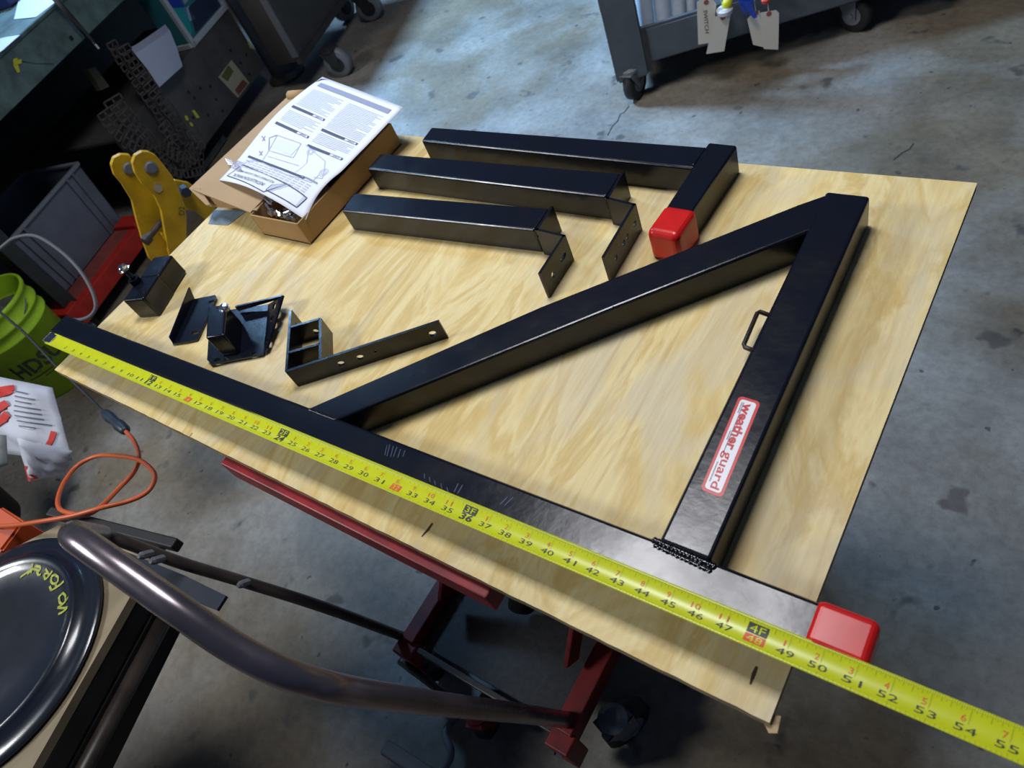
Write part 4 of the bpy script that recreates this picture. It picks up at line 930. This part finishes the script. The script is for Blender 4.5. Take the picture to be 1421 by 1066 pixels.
P_ = onplane(908 / 3.5525, 300 / 3.5525 + 180, yp - yn * 0.055, yn); obj('dark_nut', disc_closed([(0.016, -0.012), (0.016, 0.02)], P_, yn, 6), mat('blue_black_plug', (0, 0, 0, 1)), yc)
yplate('worn_patch', [(762, 262), (795, 270), (803, 295), (785, 312), (760, 300)], 0.0512, 0.001, mat('worn_paint', (0.42, 0.34, 0.22, 1), 0.7))
def ypf(x, y): return onplane((895 + x) / 3.5525, (400 - y) / 3.5525 + 180, yp + yn * 0.0525, yn)
pr = Print(ypf); pr.text('D2', 0, 0, 30, width=40, rot=math.pi / 2); pr.make('stamped_mark', M_INK, yc)
bm = bmesh.new(); fb = onplane(1020 / 3.5525, 780 / 3.5525 + 180, yp, yn)
obj('floor_post', bar((fb.x, fb.y, 0.0), (fb.x, fb.y, fb.z + 0.02), 0.06, 0.04, 0.004, (yn.x, yn.y, 0)), M_YEL, yc)
bm = bmesh.new(); box(bm, -0.12, 0.12, -0.10, 0.10, 0, 0.012, frame((fb.x, fb.y, 0), ys), 0.002, 1); obj('base_plate', bm, M_YEL, yc)

# ================================================================== WORKBENCH AT THE LEFT
B0 = Vector((-2.05, 1.9, 0))
def bp3(u, v, off=0.0): return onplane(u, v, B0 + n0 * off, n0)
def along(t, z, off=0.0):                # t metres along the bench from B0, height z
    p_ = B0 + d0v * t + n0 * off; return Vector((p_.x, p_.y, z))
wb = thing('workbench', 'long pale green steel workbench with cluttered lower shelf at the upper left', 'workbench', along(-0.7, 0))
tL, tR = -2.9, 0.55
def bb(name, t0, t1, off0, off1, z0, z1, m, bev=0.002, parent=None, **kw):
    bm = bmesh.new(); box(bm, t0, t1, -off1, -off0, z0, z1, frame(along(0, 0), d0v), bev, 1) if False else None
    bm = bmesh.new(); Mx = Matrix((d0v, n0, Vector((0, 0, 1)))).transposed().to_4x4(); Mx = Matrix.Translation(Vector((B0.x, B0.y, 0))) @ Mx
    box(bm, t0, t1, off0, off1, z0, z1, None, bev, 1); bmesh.ops.transform(bm, matrix=Mx, verts=bm.verts); bmesh.ops.recalc_face_normals(bm, faces=bm.faces)
    return obj(name, bm, m, parent or wb, **kw)
bb('bench_top', tL, tR, -0.75, 0.0, 0.845, 0.853, M_TEAL); bb('front_apron', tL, tR, -0.006, 0.004, 0.712, 0.848, M_TEAL); bb('apron_lip', tL, tR, -0.01, 0.010, 0.842, 0.856, M_TEAL, 0.003)
bb('shelf_front', -0.95, 0.06, -0.008, 0.0, 0.095, 0.40, M_PLATE, label='dirty dark steel shelf front with holes'); bb('lower_shelf', -0.95, 0.06, -0.55, -0.009, 0.385, 0.398, M_PLATE)
bb('back_panel', tL, tR, -0.75, -0.74, 0.0, 0.845, M_STEELDK)
for t_ in (-1.62, 0.45): bb('leg', t_, t_ + 0.06, -0.07, -0.012, 0.0, 0.843, M_STEELDK); bb('leg', t_, t_ + 0.06, -0.74, -0.68, 0.0, 0.843, M_STEELDK)
# leg post in front
pf0 = along(0.125, 0, 0.05)
lgp = thing('grey_post', 'round grey steel post with flanged foot beside the shelf of junk', 'post', pf0)
obj('pipe', tube_path([(pf0.x, pf0.y, 0.01), (pf0.x, pf0.y, 0.84)], 0.068, 24), mat('grey_post_paint', (0.11, 0.125, 0.16, 1), 0.6, var=0.3, scale=6), lgp, smooth=True)
obj('foot_flange', disc_closed([(0.10, 0.0), (0.10, 0.012), (0.07, 0.03)], pf0, n=24), M_STEELBR, lgp)
# holes, sticker, yellow scraps on the shelf front
hb_ = bmesh.new()
for u, v in ((268, 163), (270, 136), (300, 138), (262, 128), (309, 154), (289, 160), (292, 120), (278, 122), (334, 87), (346, 103), (320, 70), (342, 76)):
    P_ = bp3(u, v, 0.0006); disc_closed([(0.008, -0.001), (0.008, 0.0002)], P_, n0, 10, hb_)
obj('bolt_holes', hb_, M_DARKIN, wb, kind='stuff')
stk = [bp3(*q_, 0.001) for q_ in ((321, 83), (346, 115), (330, 136), (303, 107))]
st_ = obj('sticker', prism(stk, n0 * 0.0006), mat('sticker_cream', (0.32, 0.30, 0.22, 1), 0.7), wb, label='cream warning sticker')
def quadp(name, pts, m, parent, off=0.002): return obj(name, prism([bp3(*q_, off) for q_ in pts], n0 * 0.0005), m, parent)
quadp('sticker_panel', [(317, 90), (324, 99), (316, 113), (307, 106)], mat('sticker_olive', (0.10, 0.10, 0.02, 1), 0.7), wb)
quadp('sticker_panel', [(337, 110), (344, 116), (331, 132), (326, 125)], mat('sticker_red', (0.16, 0.04, 0.03, 1), 0.7), wb)
M_YS = mat('yellow_scrap', (0.50, 0.48, 0.02, 1), 0.7)
for q4 in ([(266, 153), (270, 153), (277, 163), (273, 164)], [(256, 160), (260, 161), (262, 167), (258, 167)], [(263, 169), (267, 171), (268, 176), (264, 174)], [(343, 57), (346, 58), (350, 67), (347, 67)]): quadp('yellow_scrap', q4, M_YS, wb)
for q4 in ([(18, 82), (24, 80), (25, 90), (19, 91)], [(24, 83), (30, 82), (30, 88), (25, 89)], [(18, 90), (25, 89), (28, 100), (24, 101)]): quadp('yellow_paint_mark', q4, M_YS, wb, 0.006)
P_ = bp3(99, 53, 0.0045); obj('apron_hole', disc_closed([(0.009, -0.001), (0.009, 0.0005)], P_, n0, 14), M_DARKIN, wb)
obj('scratch_line', ([bp3(u, v, 0.0048) for u, v in ((28, 84), (28, 85.5), (50, 88.2), (50, 89), (75, 88), (75, 89))], [(0, 1, 3, 2), (2, 3, 5, 4)]), M_DARKIN, wb)
# white framed picture box
bx_ = thing('picture_box', 'white framed box with blue and teal picture on the lower shelf', 'box', bp3(270, 68, 0))
c0 = bp3(270, 67, -0.002); z0 = 0.399
def pbx(a, z, off=0.0): p_ = c0 + d0v * a + n0 * off; return Vector((p_.x, p_.y, z))
wbx, hbx, dbx = 0.34, 0.34, 0.12
obj('carton', prism([pbx(0, z0, -.01), pbx(wbx, z0, -.01), pbx(wbx, z0, -dbx), pbx(0, z0, -dbx)], (0, 0, hbx)), mat('teal_card', (0.02, 0.14, 0.16, 1), 0.6), bx_)
bm = bmesh.new()
for a, b in ((pbx(0, z0 + .012, -.004), pbx(wbx, z0 + .012, -.004)), (pbx(0.010, z0, -.004), pbx(0.010, z0 + hbx, -.004)), (pbx(wbx - .01, z0, -.004), pbx(wbx - .01, z0 + hbx, -.004)), (pbx(0, z0 + hbx - .012, -.004), pbx(wbx, z0 + hbx - .012, -.004)), (pbx(0.0, z0 + .012, -.004), pbx(0, z0 + .012, -dbx))):
    merge(bm, bar(a, b, 0.022, 0.022, 0.002, n0 if abs((b - a).z) > .1 else (0, 0, 1), 1))
obj('white_frame', bm, mat('white_frame', (0.36, 0.37, 0.40, 1), 0.5), bx_)
def patch(nm, pts, col):
    obj(nm, prism([pbx(a, z0 + z, -.0095) for a, z in pts], n0 * 0.0008), mat('pic_' + nm, col, 0.45), bx_)
patch('blue_patch', [(.015, .18), (.10, .13), (.13, .33), (.015, .33)], (0.010, 0.035, 0.30, 1)); patch('teal_patch', [(.015, .03), (.06, .05), (.11, .13), (.015, .17)], (0.01, 0.26, 0.26, 1))
patch('dark_patch', [(.07, .03), (.325, .03), (.325, .12), (.12, .12)], (0.02, 0.03, 0.06, 1)); patch('light_patch', [(.115, .14), (.21, .14), (.25, .33), (.15, .33)], (0.26, 0.27, 0.33, 1))
patch('yellow_patch', [(.22, .14), (.26, .13), (.29, .25), (.25, .25)], (0.45, 0.47, 0.06, 1)); patch('cyan_patch', [(.27, .13), (.325, .13), (.325, .33), (.30, .33)], (0.01, 0.22, 0.28, 1)); patch('pale_patch', [(.08, .08), (.12, .07), (.13, .125), (.09, .13)], (0.25, 0.33, 0.50, 1))
# curled paper stack
cps = 'curled sheets of the paper stack'
stp = thing('paper_stack', 'curled stack of white papers hanging over the shelf front', 'papers', bp3(215, 100, 0))
for k in range(8):
    V = []; F = []; n_ = 12
    for i in range(n_ + 1):
        a = i / n_
        tu = 180 + (229 - 180) * a + k * 0.9; tv = 66 - 32 * a ** 1.6 + k * 1.1 - 4 * math.sin(a * 3.1)
        bu = 217 + (249 - 217) * a + k * 0.5 + (k % 3) * .8; bv = 121 - (121 - 92) * a - 7 + k * 1.0
        off = 0.012 + k * 0.003 + 0.012 * math.sin(a * 3.1)
        V += [bp3(tu, tv, off), bp3(tu * .5 + bu * .5 + 1, tv * .5 + bv * .5 - 1, off + 0.004), bp3(bu, bv, off)]
    for i in range(n_):
        for j in range(2): F.append((3 * i + j, 3 * i + 3 + j, 3 * i + 4 + j, 3 * i + 1 + j))
    obj('sheet', (V, F), mat('grey_white_paper', (0.40, 0.43, 0.54, 1), 0.7), stp, smooth=True)
# drag chain: ladder-like links
dcn = thing('ladder_chain', 'rusty ladder-like steel chain draped from the bench to the floor', 'chain', bp3(200, 150, 0))
lm = bmesh.new()
for a, b in (((-.030, -.011, 0), (.030, -.011, 0)), ((-.030, .011, 0), (.030, .011, 0)), ((-.030, -.011, 0), (-.030, .011, 0)), ((.030, -.011, 0), (.030, .011, 0)), ((0, -.011, 0), (0, .011, 0))):
    merge(lm, bar(a, b, 0.0055, 0.0045, 0.0))
lme = bpy.data.meshes.new('link'); lm.to_mesh(lme); lm.free(); lme.materials.append(M_RUST)
rc = random.Random(4)
def strand(pts, off0, off1, wdt=1.0):
    P_ = smooth_path([bp3(u, v, off0 + (off1 - off0) * i / (len(pts) - 1)) for i, (u, v) in enumerate(pts)], 12); acc = 0; last = P_[0]; step = 0.024
    for a, b in zip(P_, P_[1:]):
        seg = (b - a).length; acc += seg
        if acc >= step:
            acc = 0; t = (b - a).normalized(); x = n0.cross(t).normalized(); x = (x + n0 * rc.uniform(-.25, .25)).normalized(); nn = x.cross(t).normalized()
            o = bpy.data.objects.new('link', lme); C.objects.link(o); o.parent = dcn; o.matrix_parent_inverse = Matrix.Translation(dcn.location).inverted()
            o.matrix_world = Matrix.Translation(b) @ Matrix((x, t, nn)).transposed().to_4x4() @ Matrix.Diagonal((wdt, 1, 1, 1))
            o.matrix_basis = Matrix.Translation(b) @ Matrix((x, t, nn)).transposed().to_4x4() @ Matrix.Diagonal((wdt, 1, 1, 1))
strand([(150, 52), (175, 92), (205, 132), (228, 168), (242, 200), (262, 226)], 0.03, 0.05)
strand([(166, 58), (192, 98), (222, 138), (246, 168), (262, 200), (285, 215)], 0.045, 0.07)
strand([(150, 130), (172, 160), (200, 190), (222, 218), (250, 240)], 0.06, 0.09, 1.3)
strand([(140, 150), (165, 182), (195, 205), (225, 232)], 0.07, 0.10, 1.3)
strand([(222, 168), (240, 196), (222, 214), (245, 236), (280, 232)], 0.09, 0.11)
strand([(262, 175), (275, 200), (258, 222), (236, 210)], 0.10, 0.12)
# steel angle on the floor, rod, block, bench papers
g0, g1 = at(309, 193, 0.012), at(268, 252, 0.012)
bm = bar(g0, g1, 0.045, 0.006, 0.001, seg=1); merge(bm, bar(g0 + n0 * .02 + Vector((0, 0, .01)), g1 + n0 * .02 + Vector((0, 0, .01)), 0.005, 0.03, 0.001, seg=1))
obj('angle_iron', bm, mat('galvanised', (0.11, 0.14, 0.15, 1), 0.45, 0.4, var=0.4, scale=20), label='short galvanised angle iron on the floor beneath the shelf', category='angle iron')
obj('steel_rod', tube_path([bp3(66, -14, 0.05), bp3(128, 58, 0.045), bp3(129, 59, 0.045), bp3(136, 67, 0.045)], 0.006, 12, radii=[0.012, 0.009, 0.006, 0.005]), M_STEELDK, label='dark steel rod leaning across the green bench apron', category='rod', smooth=True)
obj('rod_tip', disc_closed([(0.006, 0), (0.006, 0.02)], bp3(131, 61, 0.052), (bp3(136, 67, 0.05) - bp3(128, 58, 0.05)).normalized(), 10), M_CHROME, bpy.data.objects['steel_rod'])
P_ = [bp3(122, 96, -0.15), bp3(132, 93, -0.15), bp3(152, 120, -0.15), bp3(141, 125, -0.15)]
obj('wooden_block', prism(P_, -n0 * 0.03), mat('grey_wood', (0.16, 0.13, 0.09, 1), 0.8), label='small wooden block on the dark lower shelf', category='block')
for i, (q4, lab) in enumerate(((([(28, -8), (80, -20), (76, 4), (50, 24), (20, 27)]), 'white paper sheet on the green bench top, further one'), (([(-30, 62), (8, 52), (28, 49), (4, 70), (-30, 95)]), 'white paper sheet on the green bench top at the left edge'))):
    P_ = [at(u, v, 0.8545 + 0.0005) for u, v in q4]; obj('bench_paper', prism(P_, (0, 0, 0.0015)), mat('blue_white_paper', (0.62, 0.68, 0.85, 1), 0.6), label=lab, category='paper')
bm = bmesh.new(); c_ = at(8, 4, 0.856); box(bm, -0.07, 0.07, -0.10, 0.07, 0, 0.07, frame((c_.x, c_.y, 0.8545), d0v), 0.004, 2)
nb_ = obj('blue_box', bm, mat('navy_box', (0.012, 0.02, 0.10, 1), 0.4), label='small navy box on the bench top in the upper left corner', category='box')

# ================================================================== BROWN CABINET ON CASTERS
kc = at(417, 84, 0.15)
bc_ = thing('rolling_cabinet', 'brown steel cabinet on grey casters behind the instruction sheet', 'cabinet', (kc.x, kc.y, 0))
def kx(a, b_, z): p_ = kc + d0v * a - n0 * b_; return Vector((p_.x, p_.y, z))
obj('cabinet_body', prism([kx(0, 0, .15), kx(.75, 0, .15), kx(.75, .14, .15), kx(0, .14, .15)], (0, 0, .62)), M_BROWNP, bc_)
obj('bottom_rail', prism([kx(-.004, -.006, .135), kx(.754, -.006, .135), kx(.754, .02, .135), kx(-.004, .02, .135)], (0, 0, .03)), M_BROWNP, bc_)
obj('side_strip', prism([kx(-.006, -.004, .17), kx(.004, -.004, .17), kx(.004, .03, .17), kx(-.006, .03, .17)], (0, 0, .58)), mat('grey_strip', (0.10, 0.10, 0.11, 1), .5), bc_)
for a, b_, ax in ((0.02, -0.03, (0.35, -0.95, 0)), (0.58, -0.02, (0.5, -0.85, 0)), (0.68, .10, (1, 0, 0))):
    p_ = Vector((*at(479, 104, 0)[:2], 0.068)) if a < .1 else (Vector((*at(520, 27, 0)[:2], 0.068)) if a < .6 else kx(a, b_, 0.068)); caster(bc_, p_, 0.068, 0.046, ax, M_CASTER, M_STEELDK, 0.134)

# ================================================================== GREY UTILITY CART
O_ = at(866, 146, 0.0); an = math.radians(31); e1v = Vector((math.cos(an), math.sin(an), 0)); an2 = math.radians(124); e2v = Vector((math.cos(an2), math.sin(an2), 0))
ct_ = thing('utility_cart', 'grey plastic utility cart on black casters at the top of the picture', 'cart', O_)
def cx(a, b_, z): p_ = O_ + e1v * a + e2v * b_; return Vector((p_.x, p_.y, z))
CW, CD = 1.05, 0.62
obj('deck', prism([cx(0.02, 0.02, .15), cx(CW - .02, 0.02, .15), cx(CW - .02, CD, .15), cx(0.02, CD, .15)], (0, 0, .012)), M_CARTG, ct_)
bm = prism([cx(0, 0, .125), cx(CW, 0, .125), cx(CW, .03, .125), cx(0, .03, .125)], (0, 0, .125)); bmesh.ops.bevel(bm, geom=list(bm.edges), offset=0.008, segments=2, affect='EDGES'); obj('front_skirt', bm, M_CARTG, ct_)
bm = prism([cx(0, 0.031, .125), cx(0.03, 0.031, .125), cx(.03, CD, .125), cx(0, CD, .125)], (0, 0, .125)); bmesh.ops.bevel(bm, geom=list(bm.edges), offset=0.006, segments=2, affect='EDGES'); obj('side_skirt', bm, M_CARTG, ct_)
obj('side_skirt', prism([cx(CW - .03, 0.031, .125), cx(CW, 0.031, .125), cx(CW, CD, .125), cx(CW - .03, CD, .125)], (0, 0, .125)), M_CARTG, ct_)
for a, b_ in ((0.0, 0.0), (CW - .10, 0.0), (0.0, CD - .07), (CW - .10, CD - .07)):
    bm = prism([cx(a - .006, b_ - .006, .085), cx(a + .110, b_ - .006, .085), cx(a + .09, b_ + .07, .085), cx(a, b_ + .07, .085)], (0, 0, .675)); bmesh.ops.bevel(bm, geom=list(bm.edges), offset=0.008, segments=2, affect='EDGES'); obj('corner_post', bm, M_CARTG, ct_)
obj('hand_rail', tube_path([cx(0.05, .03, .74), cx(CW - .05, .03, .74)], 0.014, 12), M_CARTG, ct_, smooth=True)
obj('skirt_strap', prism([cx(0.105, -.004, .10), cx(0.122, -.004, .10), cx(0.122, .0, .10), cx(0.105, .0, .10)], (0, 0, .155)), M_STEELDK, ct_)
wc = at(882, 122, 0.06)
caster(ct_, cx(0.055, 0.03, 0.062), 0.062, 0.036, (math.cos(an - .55), math.sin(an - .55), 0), M_RUBBER, M_CASTER, 0.115)
w2 = at(1195, 38, 0.0); a_ = (w2 - O_).dot(e1v); b2 = 0.06
caster(ct_, cx(a_ - 0.02, b2, 0.060), 0.060, 0.036, (-0.25, -0.97, 0), M_RUBBER, M_CASTER, 0.12)
for a, b_ in ((0.06, CD - .06), (CW - .1, CD - .06)): caster(ct_, cx(a, b_, 0.058), 0.058, 0.034, (1, 0.3, 0), M_RUBBER, M_CASTER, 0.116)
# rolled white sleeves standing in the cart
sg = 'white rolled sleeves in the cart'
labs = ['white rolled sleeve at the left, nearest the cart corner post', 'second white rolled sleeve from the cart corner post', 'third white rolled sleeve from the cart corner post, tan tear at its foot', 'fourth white rolled sleeve, just left of the tags', 'white rolled sleeve with blue print, right behind the tags']
for i, (u, v, r) in enumerate(((876, 38, .022), (898, 48, .029), (922, 40, .027), (943, 32, .024), (959, 24, .020))):
    c_ = at(u, v, 0.175); t_ = c_ + Vector((-0.03 + 0.01 * i, 0.10, 0.46))
    s_ = thing('rolled_sleeve', labs[i], 'roll', c_, sg)
    obj('roll_body', tube_path([c_, c_.lerp(t_, .06), c_.lerp(t_, .5), t_], r, 18, radii=[r * .8, r, r * 1.02, r]), M_WHITEP, s_, smooth=True)
    obj('rolled_end', disc_closed([(r * .55, -.002), (r * .6, .004)], t_, t_ - c_, 14), mat('sleeve_core', (0.30, 0.24, 0.16, 1), .8), s_)
# tags on the cart front
tn = (e1v.cross(Vector((0, 0, 1)))).normalized(); tn = tn if tn.dot(CAM - O_) > 0 else -tn
def tg(u, v, off): return onplane(u, v, O_ + tn * off, tn)
tl = ['manila tag with handwriting hanging at the left of the cart tags', 'tilted blank manila tag hanging below the white cap', 'narrow folded manila tag under the blue strap', 'blank manila tag at the right of the cart tags']
for i, (pts, off, hole) in enumerate((([(967, 5), (971, 0), (990, 0), (994, 6), (988, 59), (969, 62)], .035, (980, 3)), ([(992, 23), (1014, 20), (1005, 71), (980, 75)], .055, (1003, 24)), ([(1037, 27), (1044, 20), (1054, 15), (1061, 66), (1045, 62)], .04, (1049, 18)), ([(1055, 18), (1077, 14), (1081, 18), (1080, 69), (1060, 68)], .06, (1067, 19)))):
    t_ = thing('manila_tag', tl[i], 'tag', tg(*pts[0], off), 'manila tags hanging on the cart front')
    obj('card', prism([tg(*q_, off) for q_ in pts], -tn * 0.0008), M_TAG, t_)
    P_ = tg(*hole, off); obj('reinforced_eyelet', disc_closed([(0.008, -.001), (0.008, .0012)], P_, tn, 12), mat('tag_red', (0.28, 0.08, 0.07, 1), .7), t_)
    T_ = tg(hole[0] - 6, hole[1] - 60, 0.03); obj('string', tube_path([P_, P_.lerp(T_, .5) + Vector((0, 0, -.01)), T_], 0.0008, 5), M_TAG, t_)
    if i == 0:
        def tgf(x, y): return tg(980 + x, 30 + y * -1, off + 0.0008)
        pr = Print(tgf); pr.text('SWITCH', 0, 0, 5.5, width=32, rot=-math.pi / 2 + .08); pr.make('handwriting', M_INK, t_)
vv = thing('plastic_fitting', 'white plastic fitting with a yellow knob hanging above the tilted tag', 'fitting', tg(1006, 14, .05))
obj('cap_body', disc_closed([(0.024, 0), (0.026, .012), (0.020, .018)], tg(1006, 18, .045), (0, 0, 1), 20), mat('white_cap', (0.60, 0.62, 0.66, 1), .4), vv)
obj('knob', disc_closed([(0.008, 0), (0.015, .006), (0.016, .022), (0.010, .032)], tg(1010, 12, .045), (0, 0, 1), 18), mat('yellow_knob', (0.62, 0.60, 0.02, 1), .4), vv, smooth=True, label='yellow knob')
bs = thing('blue_strap', 'bundle of bright blue plastic strap above the folded tag', 'strap', tg(1035, 5, .05))
for pts, off in (([(1022, -12), (1048, -12), (1044, 8), (1026, 7)], .05), ([(1030, 2), (1042, 3), (1051, 24), (1046, 26), (1038, 16)], .056), ([(1024, 0), (1032, 4), (1036, 22), (1030, 16)], .048)):
    obj('strap_band', prism([tg(*q_, off) for q_ in pts], -tn * .004), mat('blue_plastic', (0.015, 0.06, 0.45, 1), .35), bs)
obj('red_clip', disc_closed([(0.013, 0), (0.015, .01), (0.01, .016)], tg(1063, 3, .045), (0, 0, 1), 14), mat('red_clip', (0.55, 0.05, 0.03, 1), .4), label='small red clip hanging above the rightmost cart tag', category='clip')
bpy.context.view_layer.update()
